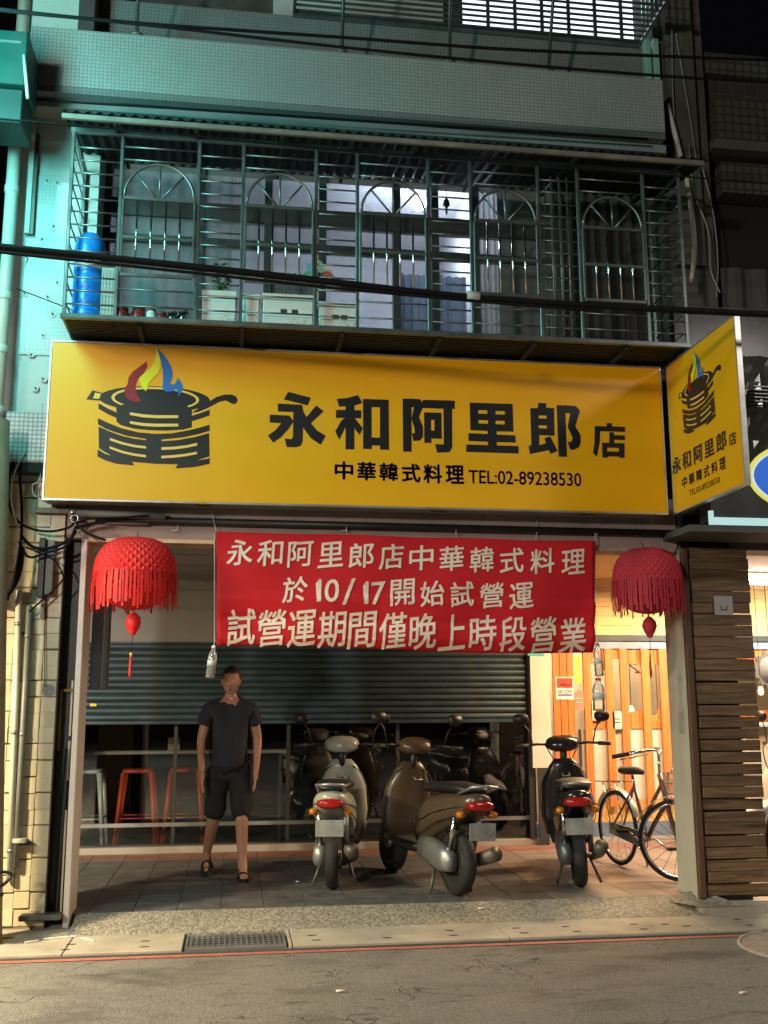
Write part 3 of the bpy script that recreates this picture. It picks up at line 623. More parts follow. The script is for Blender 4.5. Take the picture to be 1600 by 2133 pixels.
# ================================================================== MAIN SIGN
SY = -.25
sg = thing('shop_sign', (.93, -.15, 2.88), 'large yellow shop sign board with black pot logo and characters', 'sign')
rbox('box', M_alud, sg, -1.335, 3.192, -.235, -.05, 2.885, 4.03, .006)
box('face', M_yel, sg, -1.325, 3.182, SY, -.2355, 2.893, 4.022)
f2 = MB()
for a in ((-1.337, 3.194, 4.0225, 4.036), (-1.337, 3.194, 2.879, 2.8925)): f2.box(a[0], a[1], -.256, -.232, a[2], a[3])
for a in ((-1.337, -1.3255), (3.1825, 3.194)): f2.box(a[0], a[1], -.256, -.232, 2.8928, 4.022)
f2.build('trim', M_alu, sg)
for px in (425, 915, 1225): c = at(px, 1055, -.2); box('vent', M_dark, sg, c[0]-.06, c[0]+.06, -.17, -.15, 2.881, 2.8845)
for px in (420, 1195, 1235): c = at(px, 1052, SY); box('clip', M_gold, sg, c[0]-.03, c[0]+.03, -.262, -.2565, 2.876, 2.89)

def K(pts, o, s): return [(o[0]+a/s, o[1]+b/s) for a, b in pts]
def ell(cx, cy, rx, ry, n=40, rot=.03, a0=0, a1=2*PI):
    return [(cx+rx*math.cos(a0+(a1-a0)*k/n)-ry*math.sin(a0+(a1-a0)*k/n)*rot, cy+ry*math.sin(a0+(a1-a0)*k/n)+rx*math.cos(a0+(a1-a0)*k/n)*rot) for k in range(n)]
ring = [(750+395*math.cos(a), 565+106*math.sin(a)+12*math.cos(a)) for a in [PI*.78+k*(PI*1.44)/30 for k in range(31)]]+[(752+368*math.cos(a), 567+88*math.sin(a)+11*math.cos(a)) for a in [PI*.78+k*(PI*1.44)/30 for k in range(30, -1, -1)]]
LOGO_B = [ell(743, 568, 500, 116),
 [(400, 640), (1080, 650), (1080, 822), (1000, 842), (860, 852), (700, 848), (560, 834), (440, 802), (402, 772)],
 [(240, 605), (320, 652), (402, 690), (402, 738), (320, 702), (240, 655)], [(1078, 722), (1160, 695), (1240, 665), (1240, 715), (1160, 742), (1078, 766)],
 [(128, 572), (185, 490), (300, 520), (260, 582)],
 [(1080, 690), (1190, 620), (1240, 588), (1300, 550), (1370, 528), (1440, 527), (1480, 545), (1493, 580), (1478, 608), (1445, 612), (1415, 595), (1385, 580), (1330, 592), (1240, 638), (1150, 682)],
 [(235, 740), (330, 785), (450, 832), (600, 868), (750, 882), (900, 876), (1050, 850), (1150, 825), (1240, 800), (1240, 852), (1150, 880), (1000, 912), (806, 932), (668, 926), (500, 900), (380, 862), (300, 832), (235, 795)],
 [(668, 920), (806, 926), (806, 955), (668, 945)],
 [(240, 815), (340, 860), (450, 900), (560, 925), (668, 938), (806, 948), (950, 938), (1100, 912), (1235, 875), (1240, 1150), (1100, 1180), (932, 1192), (955, 1155), (750, 1150), (540, 1132), (562, 1165), (400, 1150), (300, 1120), (230, 1085), (232, 1030), (243, 1010)]]
LOGO_Y = [ring, [(190, 562), (208, 510), (264, 521), (246, 566)],
 [(247, 588), (300, 620), (402, 662), (402, 675), (385, 672), (300, 640), (247, 602)], [(1082, 702), (1160, 678), (1238, 648), (1240, 660), (1160, 692), (1084, 715)],
 [(522, 688), (640, 706), (760, 714), (958, 714), (958, 740), (760, 741), (640, 733), (522, 712)], [(522, 767), (640, 784), (760, 791), (958, 790), (958, 815), (760, 818), (640, 811), (522, 790)],
 [(342, 918), (450, 955), (560, 980), (668, 994), (668, 1015), (560, 1002), (450, 977), (342, 940)], [(340, 993), (450, 1033), (560, 1058), (668, 1072), (668, 1095), (560, 1080), (450, 1055), (340, 1015)],
 [(806, 1003), (920, 998), (1030, 985), (1127, 963), (1127, 988), (1030, 1008), (920, 1022), (806, 1027)], [(806, 1080), (920, 1073), (1030, 1060), (1127, 1042), (1127, 1065), (1030, 1083), (920, 1097), (806, 1103)],
 [(240, 1010), (300, 1048), (355, 1077), (300, 1062), (238, 1024)], [(1130, 1118), (1200, 1100), (1240, 1085), (1240, 1100), (1200, 1110)]]
LOGO_F = [(M_vred, [(672, 230), (676, 280), (640, 340), (590, 390), (572, 440), (575, 500), (600, 555), (628, 588), (580, 597), (520, 580), (485, 550), (472, 500), (480, 462), (500, 440), (510, 375), (550, 320), (620, 270)]),
 (M_vyel, [(765, 118), (790, 180), (802, 240), (800, 285), (775, 340), (720, 390), (690, 430), (668, 500), (630, 460), (608, 400), (612, 370), (660, 330), (720, 280), (750, 220)]),
 (M_vblu, [(768, 108), (830, 175), (885, 260), (907, 330), (900, 385), (878, 430), (920, 438), (945, 405), (948, 372), (985, 420), (1000, 470), (985, 510), (962, 548), (962, 520), (940, 480), (900, 500), (850, 505), (815, 470), (822, 400), (818, 300), (795, 210)])]
LO = ((150, 700), 4.3243)
O5 = ((540, 800), 3.8095); O6 = ((920, 800), 3.8095)
CH = {'yong': (O5, [[(230, 62), (410, 108), (385, 170), (195, 122)], [(148, 155), (340, 165), (352, 222), (345, 455), (330, 490), (290, 502), (218, 500), (203, 432), (255, 438), (268, 420), (270, 222), (148, 218)],
   [(85, 243), (240, 250), (272, 295), (230, 360), (170, 425), (110, 465), (68, 408), (130, 365), (175, 310), (83, 305)], [(452, 170), (512, 215), (410, 312), (375, 262)], [(348, 215), (372, 258), (410, 312), (460, 370), (528, 410), (488, 482), (410, 430), (345, 340)]], []),
 'he': (O5, [[(615, 118), (700, 110), (785, 87), (818, 150), (750, 172), (635, 180)], [(610, 205), (810, 208), (810, 272), (608, 268)], [(685, 150), (755, 150), (755, 518), (685, 518)], [(690, 265), (690, 330), (635, 442), (603, 375), (655, 285)], [(750, 262), (822, 352), (795, 405), (750, 345)],
   [(823, 118), (1027, 125), (1030, 522), (960, 520), (958, 488), (893, 487), (893, 516), (825, 514)]], [[(893, 184), (958, 186), (958, 425), (893, 424)]]),
 'a': (O5, [[(1138, 115), (1208, 117), (1210, 538), (1142, 536)], [(1205, 115), (1275, 120), (1300, 150), (1295, 195), (1268, 262), (1300, 340), (1300, 420), (1275, 448), (1225, 452), (1210, 392), (1235, 388), (1232, 350), (1208, 275), (1228, 185), (1205, 182)],
   [(1300, 125), (1552, 132), (1552, 198), (1530, 198), (1532, 500), (1510, 540), (1412, 545), (1396, 478), (1465, 478), (1462, 196), (1280, 190)], [(1308, 225), (1446, 228), (1448, 435), (1366, 432), (1366, 468), (1310, 466)]], [[(1365, 285), (1390, 286), (1390, 370), (1365, 368)]]),
 'li': (O6, [[(222, 147), (563, 158), (570, 378), (435, 375), (437, 402), (585, 407), (588, 465), (437, 460), (438, 487), (610, 492), (612, 552), (195, 538), (195, 480), (368, 485), (368, 458), (213, 452), (213, 390), (365, 397), (365, 372), (228, 366)]],
   [[(291, 208), (362, 210), (362, 237), (291, 235)], [(428, 215), (500, 217), (500, 243), (428, 241)], [(293, 286), (367, 290), (367, 316), (293, 312)], [(428, 292), (500, 294), (500, 322), (428, 318)]]),
 'lang': (O6, [[(765, 150), (830, 152), (830, 188), (893, 190), (896, 410), (775, 405), (775, 485), (828, 470), (815, 430), (862, 415), (920, 530), (865, 556), (850, 525), (700, 556), (690, 490), (712, 486), (703, 192), (765, 190)], [(912, 167), (980, 170), (995, 578), (928, 577)],
   [(975, 168), (1065, 175), (1098, 212), (1080, 270), (1060, 335), (1100, 400), (1105, 460), (1090, 500), (1050, 522), (1018, 520), (1000, 460), (1030, 458), (1040, 430), (1000, 340), (1020, 232), (975, 230)]], [[(770, 250), (832, 252), (832, 275), (770, 273)], [(770, 328), (834, 330), (834, 353), (770, 351)]]),
 'dian': (O6, [[(1310, 310), (1352, 312), (1352, 336), (1455, 340), (1456, 380), (1258, 375), (1255, 460), (1232, 578), (1200, 548), (1212, 470), (1214, 333), (1310, 336)], [(1330, 382), (1368, 384), (1368, 405), (1455, 408), (1455, 445), (1368, 442), (1368, 470), (1330, 470)],
   [(1272, 465), (1452, 470), (1452, 588), (1410, 586), (1410, 576), (1318, 574), (1318, 585), (1275, 583)]], [[(1313, 505), (1405, 508), (1405, 537), (1313, 534)]])}
def lay_polys(mb, polys, fn, d):          # fn maps sign-plane (x, z) + lift to world
    for k, p in enumerate(polys): mb.add([fn(*at(a, b, SY), d+k*.00012) for a, b in p], [tuple(range(len(p)))])
def sign_art(parent, fn_logo, fn_ch, fn_small):
    mb = MB(); lay_polys(mb, [K(p, *LO) for p in LOGO_B], fn_logo, .0015); lg = mb.build('pot_logo', M_ink, parent, False)
    mb = MB(); lay_polys(mb, [K(p, *LO) for p in LOGO_Y], fn_logo, .0032); mb.build('logo_line', M_yel2, lg, False)
    for m, p in LOGO_F: mb = MB(); lay_polys(mb, [K(p, *LO)], fn_logo, .0052); mb.build('flame', m, lg, False)
    for k, (o, bl, ho) in CH.items():
        mb = MB(); lay_polys(mb, [K(p, *o) for p in bl], fn_ch, .0015); c = mb.build('character', M_ink, parent, False)
        for h in ho: mb = MB(); lay_polys(mb, [K(h, *o)], fn_ch, .0030); mb.build('character_opening', M_yel, c, False)
    for ch, (x0, y0, x1, y1) in zip('中華韓式料理', ((697, 961, 736, 999), (744, 962, 783, 1001), (790, 964, 829, 1002), (837, 966, 876, 1005), (882, 967, 921, 1007), (928, 969, 967, 1008))):
        mb = MB(); a = at(x0, (y0+y1)/2, SY)[0]; b = at(x1, (y0+y1)/2, SY)[0]; zt = at((x0+x1)/2, y0, SY)[1]; zb = at((x0+x1)/2, y1, SY)[1]
        text_on(mb, ch, a, b, zb, zt, lambda X, Z: fn_small(X, Z, .0015), .028); mb.build('character', M_ink, parent, False)
    mb = MB(); a = at(976, 990, SY)[0]; b = at(1211, 1000, SY)[0]; zb = at(1093, 1010, SY)[1]; zt = at(1093, 982, SY)[1]
    text_on(mb, 'TEL:02-89238530', a, b, zb, zt, lambda X, Z: fn_small(X, Z, .0015), .012); mb.build('lettering', M_ink, parent, False)
fmain = lambda X, Z, d: (X, SY-d, Z)
sign_art(sg, fmain, fmain, fmain)
# ---- projecting side sign
SX = 3.236
ss = thing('side_sign', (3.25, -.8, 2.88), 'square yellow projecting sign facing sideways at right end', 'sign')
rbox('box', M_alud, ss, SX+.012, SX+.03, -1.37, -.258, 2.885, 4.03, .005)
box('face', M_yel, ss, SX, SX+.0115, -1.36, -.268, 2.893, 4.022)
f2 = MB()
for z in ((4.0225, 4.036), (2.879, 2.8925)): f2.box(SX-.004, SX+.034, -1.376, -.257, *z)
for y in ((-1.376, -1.3605), (-.2675, -.257)): f2.box(SX-.004, SX+.034, y[0], y[1], 2.8928, 4.022)
f2.build('trim', M_alu, ss)
def remap(src, dst):
    (a0, a1, b0, b1) = src; (c0, c1, e0, e1) = dst
    return lambda X, Z, d: (SX-d, c0+(X-a0)/(a1-a0)*(c1-c0), e0+(Z-b0)/(b1-b0)*(e1-e0))
def srcbox(x0, y0, x1, y1): return (at(x0, (y0+y1)/2, SY)[0], at(x1, (y0+y1)/2, SY)[0], at((x0+x1)/2, y1, SY)[1], at((x0+x1)/2, y0, SY)[1])
def dstbox(l, r, t, b): return (atx(l[0], l[1], SX)[0], atx(r[0], r[1], SX)[0], atx(b[0], b[1], SX)[1], atx(t[0], t[1], SX)[1])
sign_art(ss, remap(srcbox(179, 725, 495, 972), dstbox((1413, 825), (1503, 768), (1448, 732), (1462, 890))),
         remap(srcbox(557, 817, 1303, 950), dstbox((1400, 965), (1534, 915), (1466, 915), (1466, 961))),
         remap(srcbox(697, 961, 1211, 1010), dstbox((1417, 1005), (1516, 965), (1466, 970), (1466, 1000))))
# the side sign carries its phone number on a third line
for o in [c for c in ss.children if c.name.startswith('lettering')]: bpy.data.objects.remove(o)
for o in [c for c in ss.children if c.name.startswith('character') and not c.name.startswith('character_opening')][6:]: bpy.data.objects.remove(o)
y0, _ = atx(1420, 1000, SX); y1, _ = atx(1516, 965, SX); zz = atx(1466, 985, SX)[1]
for i, ch in enumerate('中華韓式料理'):
    ya = y0+(y1-y0)*(i/6+.01); yb = y0+(y1-y0)*(i/6+.125); mb = MB()
    text_on(mb, ch, ya, yb, zz-.042, zz+.042, lambda a, b: (SX-.0015, a, b), .024); mb.build('character', M_ink, ss, False)
mb = MB(); y0, _ = atx(1436, 1020, SX); y1, _ = atx(1500, 1000, SX); zz = atx(1466, 1014, SX)[1]
text_on(mb, 'TEL:02-89238530', y0, y1, zz-.021, zz+.021, lambda a, b: (SX-.0015, a, b), .008); mb.build('lettering', M_ink, ss, False)

# pipes under the sign
a = A(150, 1068, -.06); b = A(345, 1076, -.06)
t = thing('grey_pipe', a, 'short grey pipe under the left end of the yellow sign', 'pipe'); MB().rod(a, b, .025, 12).build('tube', M_gpipe, t); MB().lathe([(.03, -.02), (.03, .03)], a, 12, 'X').build('elbow', M_alu, t)
t = thing('rusty_bar', A(75, 1064, -.03), 'rusty horizontal bar end sticking out below the sign', 'bar'); rbox('bar', M_conn, t, A(75, 1064, -.03).x, A(150, 1064, -.03).x, -.06, .0, A(75, 1064, -.03).z-.02, A(75, 1064, -.03).z+.02, .004)
t = thing('black_pipe', (-.5, -.03, 2.765), 'long black pipe along the beam below the yellow sign', 'pipe'); MB().rod((-1.0, -.032, 2.79), (3.35, -.032, 2.775), .028, 12).build('tube', M_black, t)
t = thing('grey_sheath', A(220, 1088, -.04), 'flattened grey cable sheath taped on the beam', 'pipe'); MB().tube([A(220, 1086, -.03), A(310, 1090, -.03)], .02, 8).build('tube', M_gpipe, t)
for k, (px, py, lab) in enumerate([(370, 1100, 'bent wire hook under the beam above the left lantern'), (722, 1100, 'thin wire tie above the middle of the banner'), (1120, 1098, 'white wire hook above the right part of the banner'), (1335, 1108, 'pale wire hook above the right lantern')]):
    p = A(px, py, -.03); tag(MB().tube(spline([p+Vector((0, .02, .06)), p+Vector((0, -.01, .0)), p+Vector((-.01, -.015, -.02)), p+Vector((-.045, -.015, -.02))], 4), .004, 5).build('wire_hook', M_wcable), lab, 'hook')

# ================================================================== BANNER
BY = -.09
def sag(X, Z):
    u = (X+.15)/2.81; w3 = (Z-1.87)/.84
    d = .012*math.sin(u*9+w3*2)+.008*math.sin(u*23-w3*5)
    ws = w3+.05*(u-.5); d += -.030*max(0, 1-(abs(ws-.42)/.05 if ws > .42 else abs(ws-.42)/.14))+.014*max(0, 1-abs(ws-.24)/.05)+.045*max(0, .09-w3)/.09
    d += .01*math.sin(w3*14+u*3)*(1-w3)
    return d
NX, NZ = 90, 44; v = []; f = []
for j in range(NZ+1):
    for i in range(NX+1):
        u = i/NX; q = j/NZ; X = -.155+u*(2.668+.155); zt = 2.712-.018*u-.006*math.sin(u*PI*3)**2; zb = 1.900-.046*u+.012*math.sin(u*7); Z = zb+(zt-zb)*q
        X += (1-q)*(.03-.06*u); v.append((X, BY+sag(X, Z), Z))
for j in range(NZ):
    for i in range(NX): f.append((j*(NX+1)+i, j*(NX+1)+i+1, (j+1)*(NX+1)+i+1, (j+1)*(NX+1)+i))
bn = thing('cloth_banner', (1.25, BY, 1.87), 'red cloth banner with three lines of cream characters', 'banner')
cl = MB().add(v, f, True).build('cloth', M_cloth, bn, False)
cl.modifiers.new('s', 'SOLIDIFY').thickness = .0015
def bfn(X, Z): return (X, BY+sag(X, Z)-.006, Z)
def bline(text, l, r, hpx, off):          # l, r: pixel centres of first/last character
    n = len(text)
    for i, ch in enumerate(text):
        q = i/(n-1); px = l[0]+(r[0]-l[0])*q; py = l[1]+(r[1]-l[1])*q; wpx = hpx*(.98 if ord(ch) > 255 else .55 if ch != '/' else .6)
        X, Z = at(px, py, BY); k = 1/ (FPX/7.45); mb = MB()
        def fn(a, b, X=X, Z=Z): return bfn(a+(b-Z)*.05, b+(a-X)*.10)
        text_on(mb, ch, X-wpx*k/2, X+wpx*k/2, Z-hpx*k/2, Z+hpx*k/2, fn, off, fine=True); mb.build('character', M_cream, bn, False)
bline('永和阿里郎店中華韓式料理', (500, 1150), (1193, 1171), 54, .016)
l2 = [('於', 615, 1228, 52, 54), ('1', 664, 1230, 15, 48), ('0', 691, 1231, 30, 48), ('/', 726, 1233, 26, 54), ('1', 762, 1235, 15, 48), ('7', 787, 1236, 30, 48), ('開', 838, 1234, 52, 56), ('始', 900, 1237, 52, 54), ('試', 962, 1238, 52, 54), ('營', 1025, 1240, 52, 54), ('運', 1086, 1241, 52, 56)]
for ch, px, py, wp_, hp_ in l2:
    X, Z = at(px, py, BY); k = 1/(FPX/7.45); mb = MB()
    def fn(a, b, X=X, Z=Z): return bfn(a+(b-Z)*.05, b+(a-X)*.10)
    text_on(mb, ch, X-wp_*k/2, X+wp_*k/2, Z-hp_*k/2, Z+hp_*k/2, fn, .016 if ord(ch) > 255 else .012, fine=True); mb.build('character', M_cream, bn, False)
l3 = '試營運期間僅晚上時段營業'
for i, ch in enumerate(l3):
    q = i/11; px = 503+q*(1195-503); py = 1306+q*(1323-1306); X, Z = at(px, py, BY); k = 1/(FPX/7.45); mb = MB()
    def fn(a, b, X=X, Z=Z): return bfn(a+(b-Z)*.05, b+(a-X)*.10)
    text_on(mb, ch, X-29*k, X+29*k, Z-37*k, Z+37*k, fn, .014, fine=True); mb.build('character', M_cream, bn, False)
for px, py, ex in ((450, 1106, (440, 1060)), (722, 1113, (722, 1085)), (950, 1118, (950, 1092)), (1116, 1122, (1120, 1098)), (1238, 1127, (1250, 1100))):
    a = A(px, py, BY); b = A(ex[0], ex[1], -.02); MB().rod(a, b, .003, 5).build('tie_string', M_wcable, bn)
for px in (447, 1240):
    MB().tube([A(px, 1110, BY), A(px, 1340, BY)], .003, 5).build('edge_string', M_wcable, bn)

# PET bottles hung as weights
def bottle(name, px, py, h, r, lab, tilt):
    p = A(px, py, BY-.02); t = thing(name, p, lab, 'bottle', None)
    pr_ = [(r*.55, 0), (r*.95, h*.02), (r, h*.06), (r*.92, h*.12), (r, h*.18), (r*.93, h*.30), (r, h*.36), (r, h*.62), (r*.85, h*.75), (r*.42, h*.88), (r*.38, h*.93)]
    MB().lathe([(a, b-h) for a, b in pr_], p, 18).build('body', glass('pet_plastic', (.98, .985, .99), .05, .08, .16), t)
    MB().lathe([(a*.93, b-h+.003) for a, b in pr_[:7]]+[(r*.9, -h*.5)], p, 18).build('water', glass('water_fill', (.95, .97, .98), .03), t)
    MB().lathe([(r*.48, -h*.935), (r*.5, -h*.94+.001)][::-1] and [(r*.46, -h*.07), (r*.46, 0.)], p, 14).build('cap', mat('bottle_cap', (.75, .74, .70), .5) if px < 800 else mat('red_cap', (.5, .03, .03), .5), t)
    MB().lathe([(r*1.005, -h*.62), (r*1.005, -h*.45)], p, 18).build('label_band', glass('clear_label', (.97, .93, .92), .08, .3, .5), t)
    MB().rod(p, p+Vector((0, 0, .05)), .003, 5).build('string', M_wcable, t); t.rotation_euler[1] = tilt
bottle('plastic_bottle', 446, 1345, .225, .032, 'clear water bottle hung at the lower left banner corner', .10)
bottle('plastic_bottle', 1244, 1340, .24, .034, 'clear bottle with red cap at the lower right banner corner', -.03)
bottle('plastic_bottle', 1246, 1412, .24, .045, 'second clear bottle hung below the red capped one', .02)

# ================================================================== LANTERNS
def lantern(px, pyt, pyb, w_px, m, lab, Y=-.12):
    X, zt = at(px, pyt, Y); zb = at(px, pyb, Y)[1]; R = w_px/2/(FPX/7.42); H = zt-zb
    t = thing('paper_lantern', (X, Y, zb-.1), lab, 'lantern', 'red honeycomb paper lanterns'); mb = MB(); nl, na = 26, 64; v = []; f = []
    for j in range(nl+1):
        th = PI*(j/nl)
        for k in range(na):
            a = 2*PI*k/na; rr = R*math.sin(th)**(.62 if th < PI/2 else .9); cr = .975 if (k+j) % 2 else 1.012
            rr *= cr if 0 < j < nl else 1
            v.append((X+rr*math.cos(a), Y+rr*math.sin(a), zt-H*.5*(1-math.cos(th))))
    for j in range(nl):
        for k in range(na):
            a0 = j*na+k; a1 = j*na+(k+1) % na; b0 = (j+1)*na+k; b1 = (j+1)*na+(k+1) % na
            if (j+k) % 2 == 0: f += [(a0, b0, a1), (a1, b0, b1)]
            else: f += [(a0, b0, b1), (a0, b1, a1)]
    mb.add(v, f).build('honeycomb_ball', m, t)
    fr_ = MB(); random.seed(px)
    for k in range(80):
        a = 2*PI*(k+random.uniform(-.3, .3))/80; c0 = math.cos(a); s0 = math.sin(a); z0 = zt-H*.50; ln = H*random.choice((.30, .40, .44, .46, .48, .50, .53)); wd = R*random.uniform(.018, .036); R1 = R*1.012; R2 = R*random.uniform(1.0, 1.07)
        tx, ty = -s0*wd, c0*wd; P = []
        for q, rr in ((0, R1), (.5, (R1+R2)/2+.006), (1, R2)): P += [(X+c0*rr-tx, Y+s0*rr-ty, z0-ln*q), (X+c0*rr+tx, Y+s0*rr+ty, z0-ln*q)]
        fr_.add(P, [(0, 1, 3, 2), (2, 3, 5, 4)])
    fr_.build('fringe', m, t, False)
    z1 = zb-.02
    MB().lathe([(.018, z1-.155), (.02, z1-.145), (.042, z1-.11), (.055, z1-.07), (.045, z1-.03), (.02, z1-.005), (.015, z1)], (X, Y, 0), 12).build('small_ball', m, t)
    MB().rod((X, Y, zb+.02), (X, Y, z1), .003, 5).build('string', M_cable, t); MB().rod((X, Y, z1-.155), (X-.006, Y, z1-.27), .002, 5).build('string', M_cable, t)
    MB().lathe([(.006, z1-.31), (.010, z1-.30), (.010, z1-.285), (.005, z1-.27)], (X-.006, Y, 0), 8).build('bead', M_gold, t)
    MB().lathe([(.004, z1-.45), (.011, z1-.42), (.009, z1-.36), (.006, z1-.31)], (X-.008, Y, 0), 8).build('tassel', m, t)
    MB().rod((X, Y, zt-.01), (X, -.03, 2.70), .003, 5).build('hanging_string', M_cable, t)
lantern(285, 1121, 1270, 166, M_paper, 'bright red honeycomb paper lantern hanging at left of the banner')
lantern(1345, 1142, 1279, 150, M_paper2, 'dark red backlit paper lantern hanging at right by the wooden post')

# ================================================================== CABLES (left tangle)
def cable(pts, r, m, lab, cat='cable', n=8):
    o = MB().tube(spline(pts, n), r, 7).build('cable', m); tag(o, lab, cat, None)
    return o
def cp(l, Y): return [A(px, py, Y+dy) for px, py, dy in [(q+(0,))[:3] if len(q) == 2 else q for q in l]]
cable(cp([(58, 940, .0), (30, 960), (18, 1010), (22, 1060), (50, 1095), (100, 1107), (145, 1098), (158, 1080)], -.12), .009, M_cable, 'thick black cable looping from the mosaic block to the hook')
cable(cp([(50, 942), (42, 990), (45, 1050), (44, 1120), (30, 1200), (15, 1250)], -.10), .010, M_cable, 'black cable dropping down the pier past the pillar corner')
cable(cp([(44, 1115), (70, 1140), (110, 1140), (150, 1118), (160, 1085), (150, 1070)], -.13), .012, M_cable, 'thick black cable sagging below the hook ring')
cable(cp([(40, 1128), (60, 1160), (100, 1150), (140, 1135), (160, 1095), (180, 1110), (220, 1125)], -.15), .009, M_cable, 'black cable with bright sheen passing under the sign end')
cable(cp([(52, 942), (30, 985), (24, 1040), (38, 1100)], -.14), .006, M_wcable, 'white cable curving down from the mosaic block')
cable(cp([(88, 840), (84, 900), (86, 960), (82, 1000), (68, 1010), (70, 1030), (78, 1035)], -.10), .004, M_wcable, 'thin white wire curling beside the sign edge')
cable(cp([(160, 1090), (190, 1080), (250, 1078), (310, 1074)], -.11), .008, M_cable, 'black cable running right along the beam from the hook')
cable(cp([(160, 1100), (185, 1092), (225, 1085)], -.12), .012, M_cable, 'thick black cable stub ending at the grey sheath')
cable(cp([(46, 1140), (40, 1190), (25, 1225), (5, 1245), (-20, 1250)], -.12), .020, M_cable, 'fat black cable bundle bending off the left edge')
cable(cp([(55, 1140), (110, 1165), (130, 1195), (125, 1215), (60, 1275)], -.10), .006, M_cable, 'thin black wire crossing the tiled pillar to the gate')
cable(cp([(97, 1170), (94, 1300), (93, 1430)], -.03), .003, M_cable, 'hair thin wire hanging down the tiled pillar')
t = thing('hook_ring', A(155, 1080, -.14), 'steel hook ring holding the cables under the sign', 'hook')
MB().tube([A(155, 1080, -.14)+Vector((.025*math.cos(k*PI/8), 0, .025*math.sin(k*PI/8))) for k in range(16)], .006, 6, closed=True).build('ring', M_chrome, t)
MB().tube([A(157, 1088, -.14), A(160, 1105, -.14), A(170, 1120, -.14)], .006, 6).build('hook', M_chrome, t)
# wires across the street front
def wire(pts, r, Y, lab, m=M_cable):
    o = MB().tube(spline([A(px, py, Y) for px, py in pts], 8), r, 7).build('overhead_wire', m); return tag(o, lab, 'wire', None)
wb = wire([(-120, 500), (0, 514), (300, 545), (600, 577), (985, 620), (1300, 640), (1480, 649), (1720, 660)], .022, -1.6, 'thick black overhead cable bundle crossing in front of the window cage')
tag(MB().tube([A(972, 617, -1.6), A(998, 620, -1.6)], .036, 8).build('cable_tie', M_wcable), 'pale tie wrapped round the thick overhead cable', 'cable tie')
wire([(-120, 508), (0, 525), (150, 541), (420, 570), (700, 600), (1000, 628), (1250, 648)], .010, -1.62, 'thin black wire hanging just under the thick cable bundle')
wire([(-120, 0), (0, 19), (285, 48), (700, 77), (1100, 105), (1720, 130)], .011, -1.4, 'dark overhead wire near the top, the upper of a pair')
wire([(-120, 2), (0, 22), (285, 50), (700, 97), (1100, 136), (1450, 163), (1720, 176)], .010, -1.4, 'dark overhead wire near the top, the lower of a pair')
wire([(-120, 236), (18, 249), (400, 283), (740, 316), (1200, 350), (1720, 392)], .006, -1.5, 'thin black overhead wire crossing the cage top')
wire([(-60, 190), (60, 206), (400, 228), (800, 255), (1350, 290)], .010, -.33, 'black wire clipped along the soffit under the tile band')
cable([A(35, 601, -.05), A(150, 645, -.3), A(265, 690, -.62)], .004, M_cable, 'thin black wire from the wall down to the cage')

# ================================================================== SECOND FLOOR : cage
CY = -.6
cg = thing('window_cage', (1.03, -.3, 4.07), 'steel window cage with arched guards across the second floor', 'window cage')
PX = [-1.2, -.862, -.327, -.015, .505, .803, 1.323, 1.640, 2.153, 2.46, 2.972, 3.262]
ZB, ZTp = 4.085, 5.46
for X in PX: rbox('post', M_cage, cg, X-.012, X+.012, CY-.012, CY+.012, ZB, ZTp, .003)
for X in (-1.2, 3.262): rbox('post', M_cage, cg, X-.012, X+.012, -.05, -.026, ZB, ZTp, .003)
for z in (ZB, ZTp): rbox('rail', M_cage, cg, PX[0]-.02, PX[-1]+.02, CY-.018, CY+.018, z-.018, z+.018, .004)
for X in (-1.2, 3.262):
    for z in (ZB, ZTp): rbox('side_rail', M_cage, cg, X-.014, X+.014, CY+.02, -.03, z-.016, z+.016, .004)
    for k in range(9):
        z = 4.2+k*.145; MB().rod((X, CY+.012, z), (X, -.05, z), .006, 6).build('bar', M_cage, cg)
for b in range(11):
    x0, x1 = PX[b]+.012, PX[b+1]-.012
    if b % 2 == 0:
        for k in range(13): z = 4.175+k*.0965; MB().rod((x0, CY, z), (x1, CY, z), .0065, 6).build('bar', M_cage, cg)
    else:
        for z in (4.18, 4.30, 5.265, 5.362): MB().rod((x0, CY, z), (x1, CY, z), .0065, 6).build('bar', M_cage, cg)
        g0, g1 = x0+.01, x1-.01; xm = (g0+g1)/2; R = (g1-g0)/2-.006; zb = 4.968
        for z in (4.40, 4.675, zb): rbox('guard_rail', M_cage, cg, g0, g1, CY-.026, CY-.008, z-.012, z+.012, .003)
        for X in (g0, g1): rbox('guard_stile', M_cage, cg, X-.008, X+.008, CY-.026, CY-.008, 4.412, zb-.012, .003)
        MB().tube([(xm+R*math.cos(PI*k/16), CY-.017, zb+.01+R*1.06*math.sin(PI*k/16)) for k in range(17)], .010, 7).build('arch', M_cage, cg)
        for a in (.25, .5, .75): MB().rod((xm+.03*math.cos(PI*a), CY-.017, zb+.012), (xm+R*math.cos(PI*a), CY-.017, zb+.01+R*1.06*math.sin(PI*a)), .0075, 6).build('spoke', M_cage, cg)
        for k in range(1, 5): X = g0+(g1-g0)*k/5; MB().rod((X, CY-.017, 4.412), (X, CY-.017, zb-.012), .0075, 6).build('guard_bar', M_chrome, cg)
for k in range(12):
    y = CY+.04+k*.05; box('floor_slat', M_corr, cg, PX[0], PX[-1], y, y+.034, ZB-.016, ZB-.004)
for X in (-.7, 0., .7, 1.4, 2.1, 2.8): box('floor_bearer', M_corr, cg, X-.015, X+.015, CY+.02, -.03, ZB-.045, ZB-.0165)
MB().box(-1.19, 3.25, CY+.03, -.03, ZB-.003, ZB+.001).build('floor_sheet', M_corr, cg)
